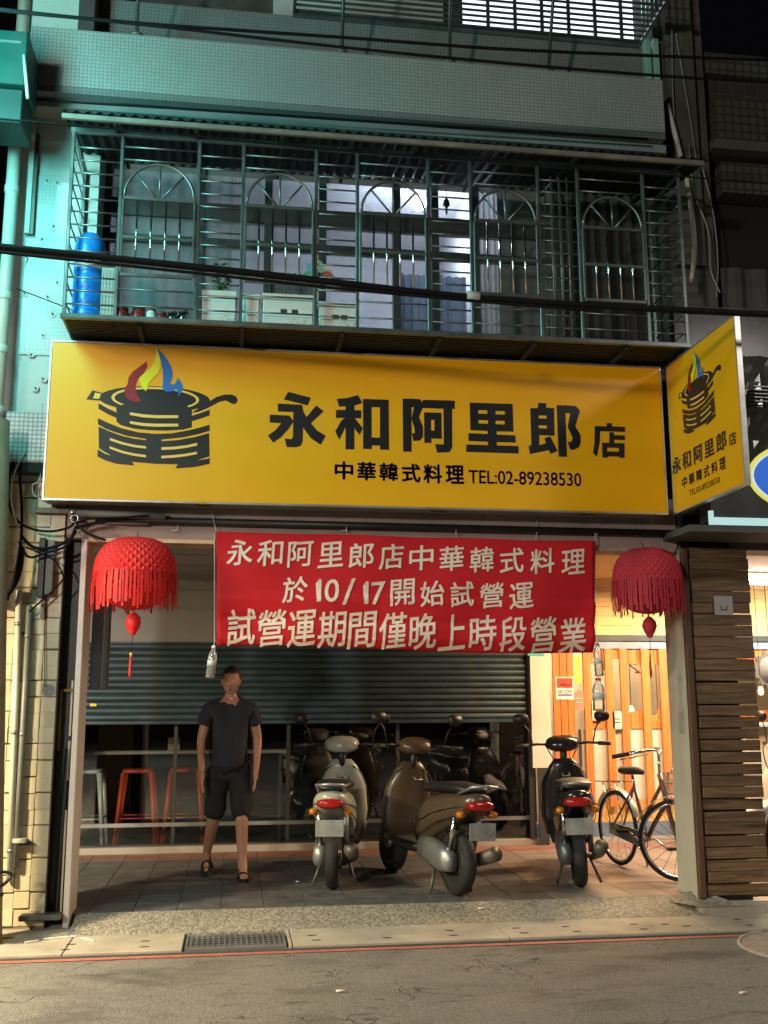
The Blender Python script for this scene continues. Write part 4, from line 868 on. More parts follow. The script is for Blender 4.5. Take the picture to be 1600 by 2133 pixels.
# roof sheet: corrugated, real waves
v = []; f = []; nx = 300
for i in range(nx+1):
    X = -1.25+4.68*i/nx; zz = .012*math.sin(i*2*PI/5)
    v += [(X, -.80, 5.485+zz), (X, .12, 5.64+zz)]
for i in range(nx): f.append((2*i, 2*i+2, 2*i+3, 2*i+1))
MB().add(v, f).build('roof_sheet', mat('dark_roof_sheet', (.020, .024, .024), .7, var=.3, spec=.2), cg, False)
a0 = A(75, 237, -.79); a1 = A(1455, 345, -.79)
rbox('front_batten', mat('dull_batten', (.17, .145, .125), .7, var=.35, scale=5), cg, -1.25, 3.38, -.815, -.785, 5.425, 5.462, .004)
for X in (-.9, -.35, .25, .75, 1.2, 1.75, 2.4, 3.2):
    MB().add([(X-.012, -.78, 5.44), (X+.012, -.78, 5.44), (X+.012, .12, 5.605), (X-.012, .12, 5.605), (X-.012, -.78, 5.415), (X+.012, -.78, 5.415), (X+.012, .12, 5.58), (X-.012, .12, 5.58)], [(0, 1, 2, 3), (4, 5, 6, 7), (0, 1, 5, 4), (1, 2, 6, 5), (2, 3, 7, 6), (3, 0, 4, 7)]).build('rafter', M_corr, cg)
# side brackets on the pier
t = thing('wall_bracket', (-1.42, -.1, 4.9), 'pale angle bracket holding the cage roof on the pier', 'bracket')
a = A(72, 228, -.05); box('upright', M_teal, t, a.x-.015, a.x+.02, -.06, -.02, 4.92, a.z); box('arm', M_teal, t, a.x-.015, -1.22, -.10, -.062, a.z-.03, a.z+.01); box('rusty_edge', M_conn, t, a.x+.021, a.x+.045, -.05, -.02, 4.92, a.z-.2)
# folded gate rods inside the cage
fg = thing('folded_lattice', (2.34, -.35, 4.1), 'bundle of upright metal rods folded inside the cage', 'gate')
for k in range(6): MB().rod((2.27+k*.032, -.40-(k % 2)*.05, 4.09), (2.27+k*.032, -.40-(k % 2)*.05, 5.45), .006, 6).build('rod', M_alud, fg)

# second-floor wall, windows and the lit room
WY = .35
w2 = thing('upper_storey', (1.0, WY, 4.1), 'second floor wall with dark framed windows behind the cage', 'wall')
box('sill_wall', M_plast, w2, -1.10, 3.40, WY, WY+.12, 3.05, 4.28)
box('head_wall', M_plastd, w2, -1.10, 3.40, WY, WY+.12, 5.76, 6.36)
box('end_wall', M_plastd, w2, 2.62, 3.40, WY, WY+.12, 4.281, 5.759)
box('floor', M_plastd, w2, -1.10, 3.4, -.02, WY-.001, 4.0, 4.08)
mx = [-1.08, -.35, .19, .63, 1.24, 1.56, 1.90, 2.60]
for X in mx: box('mullion', M_frame, w2, X-.03, X+.03, WY-.02, WY+.06, 4.281, 5.759)
for z in (4.30, 5.12, 5.42): box('transom', M_frame, w2, -1.08, 2.60, WY-.015, WY+.055, z-.03 - (.08 if z == 5.42 else 0), z+.03)
for i in range(len(mx)-1):
    for (z0, z1) in ((4.33, 5.09), (5.15, 5.309), (5.451, 5.758)): box('glass_pane', M_glassu, w2, mx[i]+.03, mx[i+1]-.03, WY+.015, WY+.02, z0, z1)
box('room_back', M_lav, w2, -1.3, 3.4, 3.2, 3.3, 4.1, 6.42); box('room_ceiling', M_lav, w2, -1.3, 3.4, .62, 3.2, 6.36, 6.42); box('room_floor', M_plastd, w2, -1.3, 3.4, .48, 3.2, 4.1, 4.2)
box('room_side', M_lav, w2, -1.4, -1.3, .48, 3.2, 4.1, 6.42); box('room_side', M_plastd, w2, 3.4, 3.5, .48, 3.2, 4.1, 6.42)
box('partition', M_lav, w2, 2.1, 2.16, .6, 3.2, 4.2, 6.36)
def sheer(m, w=.55):
    t = m.node_tree; b = t.nodes['Principled BSDF']; tr = N(t, 'ShaderNodeBsdfTranslucent'); mx_ = N(t, 'ShaderNodeMixShader'); mx_.inputs[0].default_value = w
    t.links.new(b.inputs['Base Color'].links[0].from_socket, tr.inputs[0]); t.links.new(b.outputs[0], mx_.inputs[1]); t.links.new(tr.outputs[0], mx_.inputs[2]); t.links.new(mx_.outputs[0], t.nodes['Material Output'].inputs[0]); return m
def curtain(name, x0, x1, z0, z1, y, m, lab, amp=.02, k=9):
    v = []; f = []; n = 60
    for i in range(n+1):
        X = x0+(x1-x0)*i/n; d = amp*math.sin(i/n*k*2*PI)+amp*.4*math.sin(i/n*k*5.1); v += [(X, y+d, z0), (X, y+d*.7, z1)]
    for i in range(n): f.append((2*i, 2*i+2, 2*i+3, 2*i+1))
    return tag(MB().add(v, f, True).build(name, m), lab, 'curtain')
curtain('curtain', -1.02, -.10, 4.25, 5.85, .47, sheer(mat('mauve_curtain', (.33, .31, .34), .9, var=.1)), 'mauve grey curtain behind the leftmost upper window', .006)
curtain('curtain', 1.27, 1.88, 4.25, 5.06, .62, sheer(mat('blue_curtain', (.14, .19, .29), .8, var=.2)), 'deep blue curtain lit by the bulb behind the middle windows', .03)
curtain('curtain', 1.93, 2.12, 4.25, 5.80, .45, sheer(mat('white_curtain', (.42, .42, .43), .9, var=.1)), 'pale gathered curtain right of the blue curtain', .02, 4)
curtain('curtain', .22, .60, 4.25, 5.0, .60, mat('navy_drape', (.02, .035, .08), .9), 'dark navy curtain low behind the second arch', .02)
curtain('curtain', 2.64, 3.36, 4.30, 5.80, .30, mat('brown_drape', (.035, .033, .03), .95), 'dark drape hanging behind the rightmost arch', .02, 7)
p = A(873, 420, 1.4); bl = thing('ceiling_bulb', p, 'bright white bulb glowing in the second floor room', 'lamp')
MB().lathe([(.008, -.085), (.05, -.07), (.07, -.03), (.06, .02), (.025, .06)], p, 14).build('bulb', emis('cold_bulb', (.85, .93, 1), 60), bl)
MB().rod(p+Vector((0, 0, .05)), (p.x, p.y, 6.36), .006, 6).build('cord', M_cable, bl)
p = A(930, 425, .30); hl = thing('hanging_socket', p, 'dark lamp socket hanging in front of the lit window', 'lamp')
MB().lathe([(.008, -.09), (.010, -.03), (.03, -.01), (.022, .03), (.008, .05)], p, 10).build('socket', M_black, hl); MB().rod(p+Vector((0, 0, .04)), (p.x, p.y, 5.78), .003, 5).build('cord', M_cable, hl)
# short white strip standing in for a bright glint under the roof
p = A(932, 330, -.3); t = thing('roof_batten_light', p, 'short bright strip fixed under the cage roof', 'strip'); MB().tube([A(918, 345, -.25), A(940, 318, -.25)], .012, 6).build('strip', M_white, t)

# things kept in the cage
def on_cage(px): return at(px, 640, -.42)[0]
zf = ZB+.002
X = on_cage(182); jg = thing('water_barrel', (X, -.42, zf), 'blue plastic ribbed barrel standing at the left end of cage', 'barrel')
r = .105; pr_ = [(.09, 0)]
for k in range(5): pr_ += [(r, .02+k*.12), (r, .10+k*.12), (r*.93, .11+k*.12), (r*.93, .125+k*.12)]
pr_ += [(r*.9, .63), (r*.6, .67), (.03, .68)]
MB().lathe(pr_, (X, -.42, zf), 22).build('body', M_bluep, jg); MB().lathe([(.112, .40), (.116, .43), (.06, .47), (.01, .475)], (X+.02, -.44, zf), 20).build('draped_lid', M_foam, jg)
X = on_cage(222); t = thing('grey_crate', (X, -.40, zf), 'grey ribbed plastic crate beside the blue barrel', 'crate')
rbox('body', mat('grey_plastic', (.40, .41, .37), .6), t, X-.03, X+.075, -.52, -.30, zf, zf+.40, .008)
for k in range(5): box('rib', MATS['grey_plastic'], t, X-.025+k*.022, X-.018+k*.022, -.524, -.5201, zf+.02, zf+.38)
for k, (px, rr, h_, m, lab) in enumerate([(256, .055, .12, mat('red_glaze', (.25, .02, .02), .4), 'dark red pot at the left end of the cage jars'), (290, .058, .125, MATS['red_glaze'], 'dark red pot beside the white jar'), (316, .04, .12, M_foam, 'white jar between the red pots'), (338, .045, .10, MATS['red_glaze'], 'small red jar right of the white jar'), (360, .042, .11, glass('jar_glass', (.7, .8, .75), .12), 'left one of two clear glass jars in the cage'), (384, .045, .12, MATS['jar_glass'], 'right one of two clear glass jars in the cage')]):
    X = on_cage(px); t = thing('jar', (X, -.44, zf), lab, 'jar', None)
    MB().lathe([(rr*.75, 0), (rr, h_*.15), (rr, h_*.75), (rr*.7, h_*.92), (rr*.72, h_)], (X, -.44, zf), 16).build('body', m, t); MB().lathe([(rr*.78, h_), (rr*.78, h_+.015)], (X, -.44, zf), 14).build('lid', M_conn, t)
def foam(px0, px1, h_, lab, print_=0, z=zf, Y=-.46):
    x0, x1 = on_cage(px0), on_cage(px1); t = thing('foam_box', ((x0+x1)/2, Y, z), lab, 'box', None)
    rbox('body', M_foam, t, x0, x1, Y-.09, Y+.12, z, z+h_*.84, .008); rbox('lid', M_foam, t, x0-.006, x1+.006, Y-.096, Y+.126, z+h_*.845, z+h_, .006)
    if print_:
        for q in range(print_): xx = x0+(x1-x0)*(.35+.22*q); box('print', M_frame, t, xx, xx+.045, Y-.0925, Y-.0903, z+h_*.42, z+h_*.56)
    return t
foam(423, 492, .26, 'white foam planter box holding the leafy plant', 0)
foam(505, 540, .25, 'narrow stained foam box left of the wide box', 0)
foam(547, 650, .26, 'wide pale foam box with two dark prints', 2)
foam(662, 740, .22, 'stained foam box with dark print under the pinwheel', 2)
# plant
X = on_cage(455); plt = thing('potted_plant', (X, -.42, zf+.26), 'leafy green plant growing from the foam box', 'plant')
random.seed(11)
for k in range(12):
    a = random.uniform(0, 2*PI); hh_ = random.uniform(.10, .26); dx = math.cos(a)*random.uniform(.03, .12); dy = math.sin(a)*random.uniform(.02, .08)
    P = spline([(X+dx*.2, -.42, zf+.26), (X+dx*.5, -.42+dy*.5, zf+.26+hh_*.7), (X+dx, -.42+dy, zf+.26+hh_)], 4); MB().tube(P, .003, 4).build('stem', M_leaf, plt)
    for q in range(3):
        c = P[-1-q*2]; an = random.uniform(0, 2*PI); L_ = random.uniform(.035, .06); u = Vector((math.cos(an), math.sin(an), random.uniform(-.3, .5))).normalized(); s_ = u.cross(Vector((0, 0, 1))).normalized()*L_*.42
        MB().add([c, c+u*L_*.5+s_+Vector((0, 0, .006)), c+u*L_, c+u*L_*.5-s_+Vector((0, 0, .006)), c+u*L_*.5-Vector((0, 0, .004))], [(0, 1, 4), (1, 2, 4), (2, 3, 4), (3, 0, 4)]).build('leaf', M_leaf, plt, False)
# pinwheel
c = A(664, 572, -.5); pw = thing('pinwheel', (c.x, c.y, zf+.22), 'colourful toy pinwheel stuck in the stained foam box', 'pinwheel')
for k, (a, m) in enumerate(((PI*.5, mat('cream_petal', (.7, .66, .42), .5)), (PI*.78, mat('sky_petal', (.12, .35, .5), .5)), (PI*.2, mat('white_petal', (.6, .55, .5), .5)), (PI*1.05, mat('green_petal', (.1, .32, .2), .5)), (PI*1.95, mat('red_petal', (.4, .08, .06), .5)))):
    P = [(c.x+math.cos(a)*.015, c.z+math.sin(a)*.015)]
    for q in range(1, 10):
        t_ = q/10*2*PI; rr = .055+.045*math.cos(t_+PI); wd = .035*math.sin(t_); P.append((c.x+math.cos(a)*rr*1.1-math.sin(a)*wd, c.z+math.sin(a)*rr*1.1+math.cos(a)*wd))
    MB().prism(P, c.y-.006-.001*k, c.y-.004-.001*k).build('petal', m, pw)
MB().rod((c.x, c.y, c.z), (c.x, c.y, zf+.2), .005, 6).build('stick', M_rustw, pw); MB().lathe([(.014, -.012), (.014, -.004)], c, 10, 'Y').build('hub', M_frame, pw)

# ================================================================== THIRD FLOOR
tb = thing('tiled_balcony_band', (.85, -.15, 5.95), 'grey mosaic tiled balcony band above the window cage', 'balcony')
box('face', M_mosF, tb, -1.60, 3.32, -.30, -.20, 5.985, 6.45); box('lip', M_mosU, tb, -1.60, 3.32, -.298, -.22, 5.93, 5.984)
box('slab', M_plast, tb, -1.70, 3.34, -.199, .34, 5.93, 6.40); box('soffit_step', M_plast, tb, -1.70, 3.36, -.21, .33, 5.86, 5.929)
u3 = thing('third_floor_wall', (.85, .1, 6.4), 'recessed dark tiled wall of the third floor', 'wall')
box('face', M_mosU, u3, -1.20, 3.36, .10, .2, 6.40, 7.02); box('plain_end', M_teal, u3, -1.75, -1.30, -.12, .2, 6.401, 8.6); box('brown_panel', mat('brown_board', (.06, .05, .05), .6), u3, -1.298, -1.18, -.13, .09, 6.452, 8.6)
box('upper_back', M_plastd, u3, -1.2, .9, .5, .6, 7.22, 9.5)
# lit window of the third floor
lw = thing('lit_window', (2.5, .45, 7.2), 'brightly lit third floor window at the top right', 'window')
M_lit = emis('lit_pane', (.86, .94, 1), 1.7)
for k in range(7): X = 1.85+k*.245; box('pane', M_lit, lw, X, X+.215, .45, .46, 7.225, 8.9)
box('frame', M_frame, lw, 1.7, 3.6, .465, .5, 7.222, 8.95)
for k in range(8): X = 1.835+k*.245; box('mullion', M_frame, lw, X-.018, X+.012, .43, .449, 7.22, 8.9)
box('pale_panel', mat('pale_shutter', (.42, .44, .44), .5), lw, .2, 1.68, .45, .5, 7.225, 8.9)
c3 = thing('upper_cage', (2.0, -.3, 7.0), 'steel cage floor of the third floor seen from below', 'window cage')
for k in range(11): y = -.62+k*.066; box('floor_bar', M_cage, c3, .35, 3.30, y, y+.014, 7.03, 7.045)
for k in range(8): z = 7.10+k*.1; MB().rod((.35, -.66, z), (3.32, -.66, z), .007, 6).build('bar', M_cage, c3)
for X in (.36, 3.31): rbox('edge_rail', M_frame if X < 1 else M_cage, c3, X-.012, X+.012, -.66, .08, 7.02, 7.05, .003)
for k in range(8): y = -.6+k*.085; MB().rod((3.31, y, 7.05), (3.31, y, 8.2), .007, 6).build('side_bar', M_chrome, c3)
rbox('back_rail', M_cage, c3, .35, 3.3, .075, .097, 7.00, 7.05, .003); rbox('front_rail', M_cage, c3, .35, 3.3, -.68, -.65, 7.01, 7.06, .003)
for k, (px, py, lx) in enumerate([(285, 66, 285), (712, 105, 720), (937, 126, 940), (1142, 145, 1165)]):
    b = A(px, py, -.28); e = Vector((A(lx, -20, -.66).x, -.66, 7.35)); b.z = 6.455
    st = thing('cage_strut', b, ['dark strut rising at the left above the tile band', 'second dark strut rising above the tile band', 'third dark strut under the lit cage floor', 'rightmost dark slanted strut under the lit cage'][k], 'strut')
    MB().rod(b, e, .014, 8).build('rod', M_frame, st); MB().lathe([(.05, -.005), (.05, .008)], b, 10).build('base_plate', M_conn, st)
# green neighbour signbox top-left
gs = thing('green_signbox', (-2.2, -.6, 5.9), 'dark green neighbour sign box cut by the upper left edge', 'sign box')
a = A(0, 60, -.75); b = A(52, 175, -.75)
rbox('case', mat('green_enamel', (.006, .062, .052), .5, var=.2), gs, -2.6, b.x, -.75, -.35, b.z, a.z, .01); rbox('lower_case', mat('deep_green', (.005, .035, .032), .5, var=.3), gs, -2.6, b.x-.02, -.70, -.36, b.z-.26, b.z-.012, .008)
box('rim', M_alu, gs, -2.55, b.x-.04, -.757, -.751, a.z-.10, a.z-.085); MB().tube([A(50, 115, -.78), A(58, 205, -.78)], .012, 8).build('edge_tube', M_pipe, gs)
box('lit_face', emis('green_glow', (.1, 1, .8), 2.0), gs, -2.215, -2.205, -2.35, -1.15, 4.65, 6.05)
rbox('lit_case', MATS['green_enamel'], gs, -2.40, -2.216, -2.4, -1.1, 4.6, 6.1, .01)

# ================================================================== RIGHT NEIGHBOUR BUILDING
pb = thing('dark_pilaster', (3.6, .1, 3.06), 'dark stained pilaster between the two houses', 'pilaster')
box('shaft', M_plastd, pb, 3.42, 3.86, .06, .5, 3.06, 9.5); box('edge', M_plastd, pb, 3.50, 3.74, -.02, .059, 5.0, 9.5)
for k, px in enumerate((1349, 1366)):
    t = thing('turquoise_strip', A(px, 165, .0), ['pale turquoise strip beside the tile band end, left one', 'pale turquoise strip beside the tile band end, right one'][k], 'pipe')
    X = at(px, 120, 0)[0]; rbox('strip', mat('turquoise_paint', (.22, .42, .36), .5), t, X-.022, X+.025, -.02, .05, 6.46, 7.03, .004)  # turquoise light on the pipes is put into their colour
nb = thing('dark_neighbour_house', (6, .4, 3), 'dark neighbouring house with tiled bands at the right edge', 'building')
M_brick = mosaic('perforated_tile', (.075, .07, .058), (.035, .033, .028), .075, rough=.6, mortar=.16); M_bk2 = mosaic('dark_brick', (.035, .032, .03), (.07, .066, .06), .12, rough=.8, mortar=.03)
box('core', M_plastd, nb, 3.88, 9, .40, .9, 3.05, 6.95)
box('top_band', M_brick, nb, 3.90, 9, .14, .39, 6.86, 7.06); box('brick_wall', M_bk2, nb, 3.90, 9, .22, .39, 6.62, 6.859)
box('tile_band', M_brick, nb, 3.96, 9, .10, .39, 6.19, 6.60); box('ledge', M_plastd, nb, 3.90, 9, .05, .39, 6.10, 6.189); box('lower_tile_band', M_brick, nb, 4.0, 9, .12, .39, 5.74, 6.02)
v = []; f = []
for i in range(60):
    X = 3.98+i*.055*1.0; d = .03 if (i//2) % 2 else 0; v += [(X, .22-d, 4.1), (X, .22-d, 5.10)]
for i in range(59): f.append((2*i, 2*i+2, 2*i+3, 2*i+1))
MB().add(v, f).build('corrugated_panel', mat('grey_sheet', (.05, .05, .048), .6, metal=.1, var=.25), nb, False)
box('dark_opening', M_dark, nb, 3.95, 9, .30, .395, 5.12, 5.72)
box('lower_sheet', mat('dark_sheet', (.03, .03, .032), .25, metal=.5, var=.4), nb, 3.45, 9, .02, .39, 3.06, 4.66)
# crumpled plastic sheet at right
cs = MB(); v = []; f = []; random.seed(5); n = 16
for j in range(n+1):
    for i in range(n+1):
        X = 3.70+i*.05; Z = 3.10+j*.07; v.append((X, -.08+.05*noise.noise(Vector((X*6, Z*5, 2)))+.02*noise.noise(Vector((X*17, Z*14, 5))), Z))
for j in range(n):
    for i in range(n): f.append((j*(n+1)+i, j*(n+1)+i+1, (j+1)*(n+1)+i+1, (j+1)*(n+1)+i))
tag(cs.add(v, f).build('plastic_sheet', mat('smoky_plastic', (.06, .06, .06), .12, var=.3), None, False), 'crumpled shiny dark plastic sheet right of the side sign', 'sheet')
gv = thing('louvre_vent', (3.95, -.14, 3.55), 'small dark louvre vent right of the side sign', 'vent')
c = A(1585, 822, -.14)
for k in range(5): rbox('louvre', M_alud, gv, c.x-.06, c.x+.1, -.15, -.13, c.z-.06+k*.03, c.z-.048+k*.03, .003)
# neighbour sign with blue oval
ns = thing('oval_logo_sign', (4.4, -.5, 2.78), 'neighbour sign with blue oval ringed yellow over a white edge', 'sign')
e0 = at(1479, 1092, -.5); e1 = at(1600, 1078, -.5)
box('panel', mat('grey_sign_panel', (.055, .055, .062), .35), ns, e0[0]+.02, 6.2, -.49, -.3, e0[1]+.03, 3.14)
M_edge = emis('white_edge_glow', (.62, .95, .92), .75)
box('light_edge', M_edge, ns, e0[0], 6.2, -.51, -.48, e0[1], e0[1]+.052); box('light_edge', M_edge, ns, e0[0], e0[0]+.028, -.51, -.48, e0[1]+.053, e0[1]+.10)
oc = (4.22, 3.14)
def ov(rx, rz): return [(oc[0]+rx*math.cos(2*PI*k/48), oc[1]+rz*math.sin(2*PI*k/48)) for k in range(48)]
MB().prism(ov(.50, .275), -.494, -.4905).build('yellow_ring', emis('oval_yellow', (.85, .85, .12), .8), ns); MB().prism(ov(.47, .245), -.498, -.4945).build('white_ring', emis('oval_white', (.8, .9, .9), .8), ns); MB().prism(ov(.455, .23), -.502, -.4985).build('blue_field', emis('oval_blue', (.01, .13, .62), .9), ns)
box('soffit', M_plastd, ns, 3.25, 6.2, -.48, .0, e0[1]-.05, e0[1]-.001)
struct(box('neighbour_lintel', mat('violet_grey_paint', (.14, .13, .14), .6), None, 3.37, 9, .03, .3, 2.665, 3.05))
# poles by the right cage end
t = thing('pale_pole', A(1418, 330, -.1), 'pale slanting pole under the right end of the tile band', 'pole'); MB().tube([A(1391, 215, -.12), A(1405, 275, -.12), A(1420, 333, -.12)], [.012, .022, .02], 8).build('rod', M_pipe, t)
t = thing('curved_pole', A(1440, 585, -.2), 'pale curved pole beside the right end of the cage', 'pole'); MB().tube(spline([A(1428, 356, -.2), A(1438, 420, -.2), A(1446, 490, -.2), A(1445, 545, -.2), A(1439, 588, -.2)], 5), [.008]+[.020]*18+[.016, .008], 8).build('rod', mat('bamboo', (.42, .36, .28), .5, var=.25), t)
for k, pts in enumerate([[(1400, 60), (1402, 200), (1412, 330)], [(1408, 70), (1425, 170), (1440, 260), (1450, 330)], [(1435, 300), (1446, 400), (1475, 480), (1480, 560), (1500, 610)], [(1462, 345), (1485, 440), (1495, 540), (1492, 620)]]):
    tag(MB().tube(spline([A(px, py, -.06) for px, py in pts], 6), .006, 5).build('drop_cable', M_gpipe), ['grey cable running down the pilaster beside the tile band', 'grey cable slanting across the pilaster top', 'grey cable falling past the curved pole', 'grey cable down the dark neighbour house edge'][k], 'cable')
# scrap of the neighbour's arcade seen at the far right
nw = thing('neighbour_counter', (5.6, 2.3, FZ), 'beige counter front in the neighbour arcade at far right', 'counter')
rbox('front', mat('counter_beige', (.55, .50, .42), .6, var=.1), nw, 5.0, 6.6, 2.3, 2.6, FZ, 1.25, .01); rbox('top', M_stone, nw, 4.97, 6.65, 2.26, 2.64, 1.251, 1.29, .006)
gq = thing('toothed_wheel_sign', (5.3, 2.6, 1.6), 'pale toothed wheel hanging above the neighbour counter', 'ornament')
c = A(1588, 1395, 2.6); P = []
for k in range(48): rr = .20 if (k//2) % 2 else .17; P.append((c.x+.1+rr*math.cos(2*PI*k/48), c.z+rr*math.sin(2*PI*k/48)))
MB().prism(P, 2.60, 2.63).build('wheel', M_conn, gq); MB().lathe([(.14, -.035), (.14, -.03)], (c.x+.1, 2.63, c.z), 30, 'Y').build('dial', M_plastd, gq); MB().rod((c.x+.1, 2.62, c.z+.18), (c.x+.1, 2.62, CZ), .004, 5).build('cord', M_cable, gq)
c = A(1585, 1440, 2.5); nl_ = thing('counter_lamp', c, 'small glowing lamp above the neighbour counter', 'lamp'); MB().lathe([(.008, -.04), (.024, -.03), (.03, 0), (.018, .05)], c, 12).build('shade', emis('lamp_glow2', (1, .75, .35), 2.5), nl_); MB().rod(c+Vector((0, 0, .05)), (c.x, c.y, CZ), .003, 5).build('cord', M_cable, nl_)

# ================================================================== SCOOTERS (local: +x forward, rear axle above origin)
def make_scooter(label, body_m, accent_m, loc, rz, lean=.0):
    r = thing('scooter', (0, 0, 0), label, 'scooter', 'scooters parked in the arcade')
    def wheel(nm, x):
        R = .235; t = .052
        ty = MB().lathe([(R-.075, -t*.75), (R-.03, -t), (R-.008, -t*.72), (R, -t*.25), (R, t*.25), (R-.008, t*.72), (R-.03, t), (R-.075, t*.75)], (x, 0, R), 36, 'Y').build(nm, M_rub, r)
        MB().lathe([(R-.08, -.035), (R-.076, -.04), (R-.076, .04), (R-.08, .035)], (x, 0, R), 28, 'Y').build('rim', M_alud, ty)
        for k in range(5):
            a = 2*PI*k/5; MB().rod((x+.03*math.cos(a), 0, R+.03*math.sin(a)), (x+(R-.08)*math.cos(a), 0, R+(R-.08)*math.sin(a)), .014, 6).build('spoke', M_alud, ty)
        MB().lathe([(.05, -.06), (.05, .06)], (x, 0, R), 16, 'Y').build('hub', M_gpipe, ty)
    wheel('rear_wheel', 0); wheel('front_wheel', 1.24)
    MB().loft([(-.36, .70, .05, .04), (-.30, .68, .11, .07), (-.12, .63, .15, .115), (.12, .58, .165, .15), (.34, .52, .16, .18), (.50, .44, .14, .16)], 20).build('rear_body', body_m, r)
    MB().loft([(-.27, .765, .08, .018), (-.22, .775, .12, .035), (.05, .775, .145, .042), (.28, .755, .145, .042), (.45, .745, .11, .040), (.52, .73, .06, .018)], 20).build('seat', M_black, r)
    MB().tube([(-.18, -.10, .74), (-.40, -.10, .80), (-.44, 0, .81), (-.40, .10, .80), (-.18, .10, .74)], .012, 8).build('grab_rail', M_alud, r)
    MB().loft([(-.385, .665, .07, .022), (-.37, .665, .095, .035), (-.30, .66, .11, .04)], 14).build('tail_light', mat('tail_lens', (.30, .01, .01), .2), r)
    MB().loft([(-.36, .52, .06, .012), (-.30, .50, .065, .03), (-.12, .50, .07, .025)], 12).build('mudguard', M_black, r)
    rbox('number_plate', mat('plate_grey', (.22, .225, .21), .5, var=.3, scale=12), r, -.385, -.380, -.105, .105, .43, .55, .002)
    MB().loft([(.42, .30, .15, .035), (.60, .27, .17, .035), (.90, .28, .165, .04), (1.0, .36, .15, .05)], 16).build('floorboard', M_black, r)
    MB().loft([(.28, .98, .19, .055), (.45, 1.0, .22, .07), (.70, .98, .20, .08), (.86, .94, .13, .06), (.92, .92, .08, .03)], 18, 'Z').build('leg_shield', body_m, r)
    MB().loft([(1.04, .55, .05, .05), (1.16, .50, .085, .045), (1.30, .49, .075, .03), (1.42, .44, .05, .02)], 14).build('front_fender', accent_m, r)
    for s in (-1, 1): MB().rod((1.12, s*.06, .52), (1.24, s*.072, .235), .018, 8).build('fork', M_alud, r)
    MB().rod((.93, 0, .80), (.86, 0, 1.02), .03, 10).build('steering_column', M_black, r)
    MB().loft([(.78, 1.03, .10, .045), (.86, 1.05, .15, .07), (.95, 1.03, .12, .06), (.99, 1.02, .06, .03)], 16).build('handlebar_cowl', body_m, r)
    hl = MB().loft([(.955, 1.02, .10, .045), (1.0, 1.02, .07, .03)], 14).build('headlight', mat('lamp_lens', (.6, .62, .62), .1), r)
    for s in (-1, 1):
        MB().tube([(.88, s*.10, 1.04), (.86, s*.22, 1.05), (.80, s*.34, 1.04)], .012, 8).build('handlebar', M_black, r)
        MB().rod((.81, s*.30, 1.042), (.775, s*.40, 1.035), .018, 10).build('grip', M_rub, r)
        st = MB().tube([(.85, s*.26, 1.05), (.84, s*.29, 1.17), (.83, s*.34, 1.24)], .006, 6).build('mirror_stem', M_black, r)
        MB().loft([(.815, 1.27, .062, .042), (.835, 1.27, .068, .048), (.85, 1.27, .04, .028)], 14).build('mirror', M_black, st).location = (0, s*.35, 0)
        MB().loft([(-.31, .60, .03, .022), (-.27, .60, .035, .028)], 10).build('indicator', mat('amber_lens', (.5, .16, .01), .25), r).location = (0, s*.13, 0)
        MB().rod((-.02, s*.10, .26), (-.14, s*.10, .58), .022, 8).build('shock_absorber', M_chrome if s > 0 else M_alud, r)
    MB().loft([(-.10, .25, .05, .07), (.05, .26, .06, .10), (.25, .29, .06, .10), (.42, .30, .05, .08)], 14).build('engine_case', M_alud, r).location = (0, .10, 0)
    MB().tube([(.35, -.10, .18), (.10, -.13, .20), (-.05, -.15, .26), (-.30, -.155, .33)], [.018, .022, .05, .055], 12).build('exhaust', M_conn, r)
    for s in (-1, 1): MB().rod((.18, s*.10, .20), (.10, s*.17, .01), .012, 6).build('stand_leg', M_conn, r)
    for s in (-1, 1):
        MB().tube(spline([(-.33, s*.095, .665), (-.10, s*.158, .625), (.15, s*.170, .57), (.36, s*.163, .50)], 5), .004, 5).build('panel_seam', M_black, r)
        MB().tube(spline([(-.20, s*.135, .58), (.05, s*.163, .52), (.30, s*.162, .43), (.46, s*.148, .38)], 5), .004, 5).build('panel_seam', M_black, r)
        MB().tube(spline([(.84, s*.16, 1.05), (.98, s*.14, 1.02), (1.02, s*.07, .88), (.98, s*.03, .74)], 5), .005, 5).build('brake_cable', M_cable, r)
    MB().tube(spline([(.93, .21, .40), (.925, .225, .55), (.905, .20, .72), (.895, .10, .86), (.895, -.10, .86), (.905, -.20, .72), (.925, -.225, .55), (.93, -.21, .40)], 4), .005, 5).build('shield_trim', M_black, r)
    rbox('floor_mat', M_rub, r, .50, .92, -.13, .13, .305, .322, .005); MB().tube([(.80, -.03, .80), (.76, -.03, .78), (.76, .03, .78), (.80, .03, .80)], .006, 6).build('bag_hook', M_alud, r)
    r.location = loc; r.rotation_euler = (lean, 0, rz); return r
M_sb = mat('black_scooter_paint', (.014, .014, .016), .22, var=.1, dirt=((.10, .085, .065), 5, .62)); M_sg = mat('pale_green_grey_paint', (.34, .36, .30), .3, var=.08, dirt=((.10, .085, .065), 5, .62)); M_sbr = mat('bronze_scooter_paint', (.075, .052, .032), .28, var=.1, dirt=((.10, .085, .065), 5, .62)); M_swh = mat('white_scooter_paint', (.55, .55, .55), .28, var=.05, dirt=((.10, .085, .065), 5, .62))
X1, Y1 = gz(695, 1853, FZ); X2, Y2 = gz(955, 1868, FZ); X3, Y3 = gz(1212, 1848, FZ)
make_scooter('pale green grey scooter parked tail outward beside the standing person', M_sg, M_sb, (X1, Y1+.03, FZ), math.radians(80))
make_scooter('dark bronze scooter in the middle of the three, tail outward', M_sbr, M_sb, (X2, Y2+.05, FZ), math.radians(104), .05)
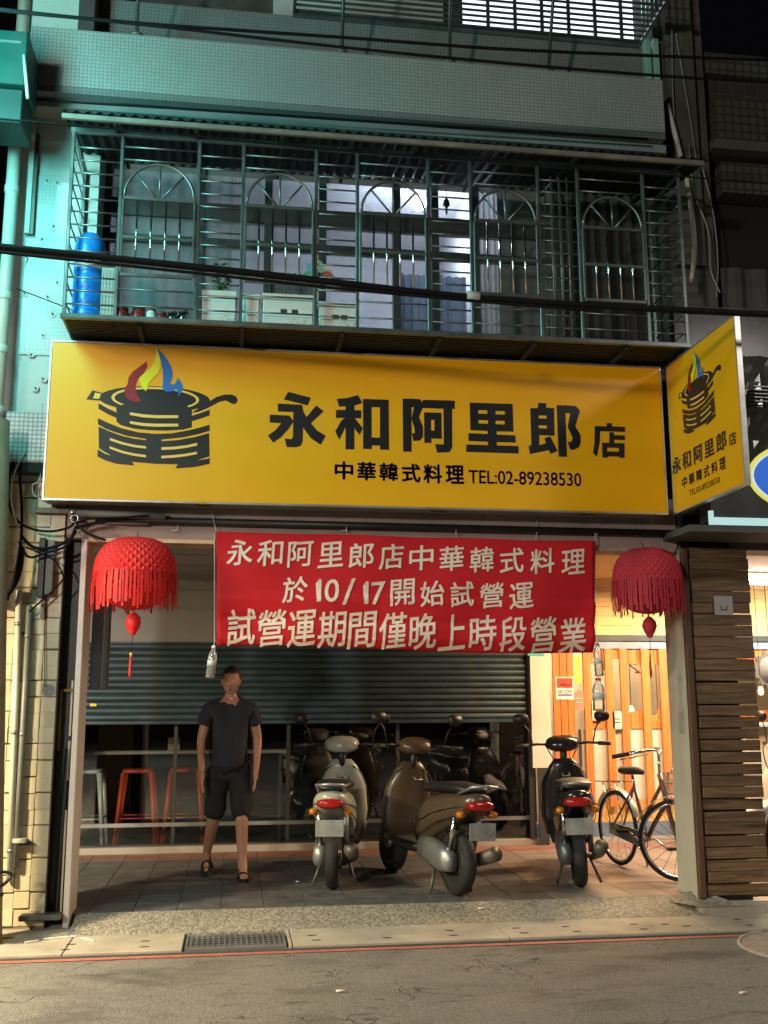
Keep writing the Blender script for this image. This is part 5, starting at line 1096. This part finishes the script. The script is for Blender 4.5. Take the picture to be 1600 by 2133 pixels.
make_scooter('black and white scooter parked nearest the bicycle', M_sb, M_swh, (X3, Y3+.03, FZ), math.radians(76), -.04)
# neighbour's scooter peeping at the far right
make_scooter('white scooter half cut by the right edge beyond the wooden post', M_swh, M_swh, (at(1616, 1700, 1.0)[0]+1.02, 1.0+.2, FZ), math.radians(189))

# ================================================================== BICYCLE
fx, fy = gz(1418, 1838, FZ); rx, ry = gz(1290, 1803, FZ)
bk = thing('bicycle', ((fx+rx)/2, (fy+ry)/2, FZ), 'old brown bicycle with front basket leaning by the right post', 'bicycle')
Fw = Vector((fx, fy, 0)); Rw = Vector((rx, ry, 0)); D = (Fw-Rw).normalized(); S_ = Vector((0, 0, 1)).cross(D); R = .32
def bp(a, h, s=0): return Rw+D*a+S_*s+Vector((0, 0, FZ+h))
WB = (Fw-Rw).length
def bwheel(c, d):
    n = Vector((0, 0, 1)).cross(d); P = [c+d*(R-.018)*math.cos(k*PI/20)+Vector((0, 0, (R-.018)*math.sin(k*PI/20))) for k in range(40)]
    t = MB().tube(P, .015, 8, closed=True).build('wheel', M_rub, bk); MB().tube([c+(p-c)*.93 for p in P], .010, 6, closed=True).build('rim', M_chrome, t)
    MB().rod(c-n*.04, c+n*.04, .02, 10).build('hub', M_alud, t)
    for k in range(18):
        a = k*2*PI/18; MB().rod(c+n*(.03 if k % 2 else -.03), c+d*(R*.87)*math.cos(a)+Vector((0, 0, R*.87*math.sin(a))), .0022, 4).build('spoke', M_chrome, t)
    return t
steer = math.radians(46); fd = Matrix.Rotation(steer, 3, 'Z') @ D
M_bf = mat('brown_bike_paint', (.16, .075, .05), .35, var=.2)
Fc = bp(WB, R); Rc = bp(0, R); head_t = bp(WB-.22, .82); head_b = bp(WB-.13, .60); bb = bp(.46, .27); seat_t = bp(.30, .70)
bwheel(Fc, fd); bwheel(Rc, D)
MB().tube(spline([head_b, bp(WB-.32, .42), bb], 6), .020, 10).build('down_tube', M_bf, bk); MB().tube(spline([head_t.lerp(head_b, .35), bp(WB-.42, .50), bp(.40, .42)], 6), .016, 10).build('top_tube', M_bf, bk)
MB().rod(bb, seat_t, .016, 10).build('seat_tube', M_bf, bk); MB().rod(seat_t, bp(.275, .78), .012, 8).build('seat_post', M_chrome, bk); MB().rod(head_t, head_b, .022, 10).build('head_tube', M_bf, bk)
fn_ = Vector((0, 0, 1)).cross(fd)
for s in (-1, 1):
    MB().tube(spline([head_b+fn_*.03*s, head_b.lerp(Fc, .5)+fn_*.05*s+fd*(-.01), Fc+fn_*.05*s], 5), .011, 8).build('fork_blade', M_bf, bk)
    MB().rod(bb+S_*.03*s, Rc+S_*.055*s, .010, 8).build('chain_stay', M_bf, bk); MB().rod(seat_t, Rc+S_*.055*s, .009, 8).build('seat_stay', M_bf, bk)
    MB().rod(bp(-.12, .70, .06*s), Rc+S_*.06*s, .005, 6).build('rack_stay', M_chrome, bk)
    MB().tube([bp(.22, .72, .05*s), bp(-.25, .70, .06*s)], .006, 6).build('rack_rail', M_chrome, bk)
    st = head_t+Vector((0, 0, .14)); hb_ = MB().tube(spline([st, st+fn_*.10*s+Vector((0, 0, .05)), st+fn_*.24*s-fd*.08+Vector((0, 0, .05)), st+fn_*.27*s-fd*.22+Vector((0, 0, .02))], 5), .011, 8).build('handlebar', M_chrome, bk)
    MB().rod(st+fn_*.268*s-fd*.18+Vector((0, 0, .03)), st+fn_*.275*s-fd*.32+Vector((0, 0, .0)), .018, 10).build('grip', M_rub, hb_)
    MB().rod(st+fn_*.26*s-fd*.14+Vector((0, 0, .0)), st+fn_*.262*s-fd*.26-Vector((0, 0, .02)), .006, 6).build('brake_lever', M_chrome, hb_)
    pk = bb+S_*.09*s+D*.15*s+Vector((0, 0, -.06*s)); cr = MB().tube([bb+S_*.05*s, bb+S_*.08*s, pk], .009, 8).build('crank', M_chrome, bk)
    MB().box(-.045, .045, -.03, .03, -.012, .012).build('pedal', M_rub, cr).location = pk+S_*.05*s-OFF[bk.name]+OFF[bk.name]
MB().rod(head_t, head_t+Vector((0, 0, .15)), .012, 8).build('stem', M_chrome, bk)
def seatm():
    m = MB(); st = [(-.12, .0, .07, .02), (-.08, .0, .095, .035), (.0, .0, .085, .035), (.08, .0, .04, .028), (.15, -.005, .022, .022), (.165, -.008, .012, .012)]
    m.loft(st, 16); m.v = [tuple(bp(.28, .82)+D*x+S_*y+Vector((0, 0, z))) for x, y, z in m.v]; return m
seatm().build('saddle', M_rub, bk)
for (c, d) in ((Fc, fd), (Rc, D)):
    n = Vector((0, 0, 1)).cross(d); v = []; f = []
    for k in range(15):
        a = math.radians(20+k*10); 
        for s in (-.028, 0, .028): v.append(c+d*(R+.025-abs(s)*.3)*math.cos(a)+Vector((0, 0, (R+.025-abs(s)*.3)*math.sin(a)))+n*s)
    for k in range(14):
        for s in range(2): f.append((k*3+s, k*3+s+1, k*3+s+4, k*3+s+3))
    MB().add(v, f, True).build('mudguard', M_alud, bk, False)
MB().lathe([(.085, -.006), (.09, 0), (.085, .006)], (0, 0, 0), 24, 'Y')
cw = MB(); cw.tube([bb+S_*-.05+D*.085*math.cos(k*PI/12)+Vector((0, 0, .085*math.sin(k*PI/12))) for k in range(24)], .006, 6, closed=True).build('chainring', M_chrome, bk)
MB().prism([(0, 0)]*0 or [(-.1, -.05), (.46, -.06), (.50, 0), (.46, .06), (-.1, .045)], -.004, .004)
gm = MB(); gm.v = []; gm.add([bp(a, h, -.055) for a, h in ((-.05, R-.05), (.44, .21), (.53, .27), (.46, .34), (-.05, R+.05))]+[bp(a, h, -.045) for a, h in ((-.05, R-.05), (.44, .21), (.53, .27), (.46, .34), (-.05, R+.05))], [(0, 1, 2, 3, 4), (5, 6, 7, 8, 9)]+[(i, (i+1) % 5, (i+1) % 5+5, i+5) for i in range(5)]).build('chain_guard', M_alud, bk)
bc = head_b.lerp(head_t, .55)+fd*.19; bs = MB()
for z in (-.12, -.04, .04, .12):
    k_ = 1+(z+.12)*.6; bs.tube([bc+fd*sx*.13*k_+fn_*sy*.17*k_+Vector((0, 0, z)) for sx, sy in ((-1, -1), (1, -1), (1, 1), (-1, 1))], .005, 5, closed=True)
for q in range(7):
    u = -1+q/3
    for s in (-1, 1): bs.rod(bc+fd*.13*u+fn_*s*.17+Vector((0, 0, -.12)), bc+fd*.149*u+fn_*s*.195+Vector((0, 0, .12)), .003, 4); bs.rod(bc+fd*s*.13+fn_*.17*u+Vector((0, 0, -.12)), bc+fd*s*.149+fn_*.195*u+Vector((0, 0, .12)), .003, 4)
    bs.rod(bc+fd*.13*u-fn_*.17+Vector((0, 0, -.12)), bc+fd*.13*u+fn_*.17+Vector((0, 0, -.12)), .003, 4)
bo = bs.build('wire_basket', M_chrome, bk)
pc = bc-fd*.15; MB().add([pc+fn_*.07+Vector((0, 0, .10)), pc-fn_*.07+Vector((0, 0, .10)), pc-fn_*.06+Vector((0, 0, -.08)), pc+fn_*.06+Vector((0, 0, -.08))], [(0, 1, 2, 3)]).build('reflector_plate', M_white, bk, False)
MB().rod(bp(.30, .25, .05), bp(.10, .0, .22), .010, 6).build('kickstand', M_chrome, bk)

# ================================================================== PERSON
def skin(name, pts, edges, m, parent, root=0, sub=2):
    me = bpy.data.meshes.new(name); me.from_pydata([p[0] for p in pts], edges, []); o = bpy.data.objects.new(name, me); COL.objects.link(o)
    o.modifiers.new('k', 'SKIN').use_smooth_shade = True
    for i, d in enumerate(me.skin_vertices[0].data):
        q = pts[i][1]; d.radius = q if isinstance(q, tuple) else (q, q); d.use_root = (i == root)
    s = o.modifiers.new('s', 'SUBSURF'); s.levels = sub; s.render_levels = sub
    bpy.context.view_layer.update(); ev = o.evaluated_get(bpy.context.evaluated_depsgraph_get()); nm = bpy.data.meshes.new_from_object(ev)
    o.modifiers.clear(); o.data = nm; nm.materials.clear(); nm.materials.append(m)
    for p in nm.polygons: p.use_smooth = True
    if parent: o.parent = parent
    return o
px_, py_ = gz(503, 1832, FZ)
pe = thing('person', (px_-.12, py_+.10, FZ), 'person in dark shirt and shorts with black sandals walking in the arcade', 'person')
# local: x right in view, -y towards the street
LF = (.125, -.06); RFt = (-.17, .24)
J = []; E_ = []
def jv(p, r, par=None):
    J.append((p, r)); i = len(J)-1
    if par is not None: E_.append((par, i))
    return i
pel = jv((0, .05, .92), (.135, .10)); wai = jv((.0, .05, 1.06), (.12, .09), pel); che = jv((.0, .055, 1.26), (.145, .10), wai); shl = jv((.0, .06, 1.38), (.10, .075), che); nek = jv((.0, .05, 1.45), .052, shl); jv((.0, .035, 1.52), .05, nek)
for s, F in ((1, LF), (-1, RFt)):
    hip = jv((.085*s, .05, .86), .085, pel); kx, ky = (.11, -.05) if s > 0 else (-.115, .06)
    kn = jv((kx, ky, .475), .056, hip); ca = jv(((kx*.5+F[0]*.5), (ky+F[1])/2+.03, .33), .053, kn)
    if s > 0: an = jv((F[0], F[1]+.01, .085), .035, ca); he = jv((F[0], F[1]+.035, .045), .034, an); ba = jv((F[0]+.012, F[1]-.11, .036), (.040, .024), an); toe = jv((F[0]+.02, F[1]-.175, .030), (.036, .016), ba)
    else: an = jv((F[0], F[1]+.03, .155), .035, ca); ba = jv((F[0], F[1]-.08, .045), (.038, .026), an); toe = jv((F[0], F[1]-.145, .030), (.034, .016), ba)
for s in (1, -1):
    sh_ = jv((.175*s, .06, 1.37), .052, shl); el = jv((.235*s, .09 if s > 0 else .02, 1.10), .041, sh_); wr = jv((.225*s, -.02 if s > 0 else -.10, .87), .027, el)
    pm = jv((.218*s, -.045 if s > 0 else -.125, .80), (.018, .034), wr); y0 = -.045 if s > 0 else -.125
    for k, (dy, ln) in enumerate(((-.030, .072), (-.010, .082), (.010, .078), (.028, .062))):
        a_ = jv((.216*s, y0+dy, .765), .0095, pm); b_ = jv((.212*s, y0+dy-.004, .765-ln*.55), .0085, a_); jv((.200*s, y0+dy-.008, .765-ln), .0075, b_)
    t1 = jv((.212*s, y0-.045, .835), .011, wr); jv((.203*s, y0-.058, .80), .009, t1)
def rumple(o, amp, fr):
    for v_ in o.data.vertices:
        c_ = v_.co; v_.co = c_+v_.normal*(amp*noise.noise(Vector((c_.x*fr, c_.y*fr, c_.z*fr*.6+7)))+amp*.6*noise.noise(Vector((c_.x*fr*2.3+3, c_.y*fr*2.3, c_.z*fr*1.2))))
body = skin('body', J, E_, M_skin, pe)
# head, shaped from a sphere and joined to the body mesh
bm = bmesh.new(); bm.from_mesh(body.data); hd = bmesh.new(); bmesh.ops.create_uvsphere(hd, u_segments=40, v_segments=28, radius=1)
HC = Vector((0, .025, 1.585))
for v_ in hd.verts:
    x_, y_, z_ = v_.co; y2 = y_
    wz = 1-.22*max(0, -z_)**1.5; X_ = x_*.076*wz; Y_ = y_*.096*(1-.10*max(0, -z_)); Z_ = z_*.118
    fr_ = max(0, -y_)
    Y_ -= .024*math.exp(-((x_/.20)**2+((z_+.12)/.22)**2))*fr_          # nose
    Y_ += .010*(math.exp(-(((x_-.38)/.2)**2+((z_-.08)/.12)**2))+math.exp(-(((x_+.38)/.2)**2+((z_-.08)/.12)**2)))*fr_   # eye sockets
    Y_ -= .006*math.exp(-((x_/.3)**2+((z_+.48)/.09)**2))*fr_           # lips
    Y_ -= .008*math.exp(-((x_/.3)**2+((z_+.82)/.14)**2))               # chin
    X_ += math.copysign(.014*math.exp(-(((y_-.1)/.14)**2+((z_-.0)/.26)**2)), x_)*(abs(x_) > .8)
    v_.co = HC+Vector((X_, Y_, Z_))
tmp = bpy.data.meshes.new('h'); hd.to_mesh(tmp); hd.free(); bm.from_mesh(tmp); bm.to_mesh(body.data); bm.free()
for p in body.data.polygons: p.use_smooth = True
for s in (-1, 1):
    MB().lathe([(.002, -.004), (.010, -.002), (.011, .003)], (s*.029, -.062, 1.594), 12, 'Y').build('eye', M_black, pe); MB().tube([(s*.014, -.071, 1.613), (s*.03, -.070, 1.618), (s*.046, -.058, 1.612)], .004, 6).build('eyebrow', M_hair, pe)
MB().tube([(-.022, -.072, 1.530), (0, -.078, 1.528), (.022, -.072, 1.530)], .004, 6).build('mouth', mat('lip', (.30, .10, .08), .5), pe)
hm = bmesh.new(); bmesh.ops.create_uvsphere(hm, u_segments=32, v_segments=24, radius=1)
bmesh.ops.delete(hm, geom=[v_ for v_ in hm.verts if v_.co.z < (.42 if v_.co.y < -.25 else -.35 if v_.co.y > .15 else .05)], context='VERTS')
for v_ in hm.verts: x_, y_, z_ = v_.co; nz = .006*noise.noise(Vector((x_*5, y_*5, z_*5))); v_.co = HC+Vector((x_*(.085+nz), y_*(.105+nz), z_*(.128+nz)))
tmp = bpy.data.meshes.new('hair'); hm.to_mesh(tmp); hm.free(); tmp.materials.append(M_hair); ho_ = bpy.data.objects.new('hair', tmp); COL.objects.link(ho_); ho_.parent = pe; ho_.modifiers.new('s', 'SOLIDIFY').thickness = .012
for p in tmp.polygons: p.use_smooth = True
sh1 = skin('shirt', [((0, .05, .74), (.178, .145)), ((0, .05, .88), (.172, .14)), ((0, .05, 1.02), (.155, .12)), ((0, .055, 1.24), (.168, .125)), ((0, .06, 1.385), (.115, .095)), ((0, .05, 1.465), (.062, .062)), ((.172, .06, 1.35), .078), ((.222, .085, 1.20), .076), ((-.172, .06, 1.35), .078), ((-.222, .03, 1.20), .076)], [(0, 1), (1, 2), (2, 3), (3, 4), (4, 5), (4, 6), (6, 7), (4, 8), (8, 9)], M_tshirt, pe, 0, 3); rumple(sh1, .012, 11)
sh2 = skin('shorts', [((0, .05, 1.0), (.155, .12)), ((.09, .045, .82), .108), ((.105, -.005, .58), .098), ((.108, -.04, .44), .095), ((-.09, .055, .82), .108), ((-.108, .06, .58), .098), ((-.112, .06, .44), .095)], [(0, 1), (1, 2), (2, 3), (0, 4), (4, 5), (5, 6)], M_shorts, pe, 0, 3); rumple(sh2, .010, 12)
for s, F, zz, tilt in ((1, LF, .0, 0), (-1, RFt, .0, .72)):
    fz_ = lambda y: zz+max(0, y-F[1]+.10)*tilt
    sole = MB(); n = 14; P = []
    for k in range(n):
        a = 2*PI*k/n; P.append((F[0]+.012+.046*math.cos(a)*(1.0 if math.sin(a) < 0 else .8), F[1]-.065+.135*math.sin(a)))
    v = [(a, b, fz_(b)) for a, b in P]+[(a, b, fz_(b)+.022) for a, b in P]
    sd = MB().add(v, [tuple(range(n)), tuple(range(2*n-1, n-1, -1))]+[(i, (i+1) % n, (i+1) % n+n, i+n) for i in range(n)]); ob = sd.build('sandal', M_rub); ob.parent = pe
    for yy, hh2 in ((-.115, .062), (-.06, .080)):
        y = F[1]+yy; q = MB().tube(spline([(F[0]-.036, y, fz_(y)+.02), (F[0]-.028, y, fz_(y)+hh2*.8), (F[0]+.008, y, fz_(y)+hh2), (F[0]+.046, y, fz_(y)+hh2*.75), (F[0]+.056, y, fz_(y)+.02)], 4), .011, 6).build('strap', M_rub); q.parent = ob
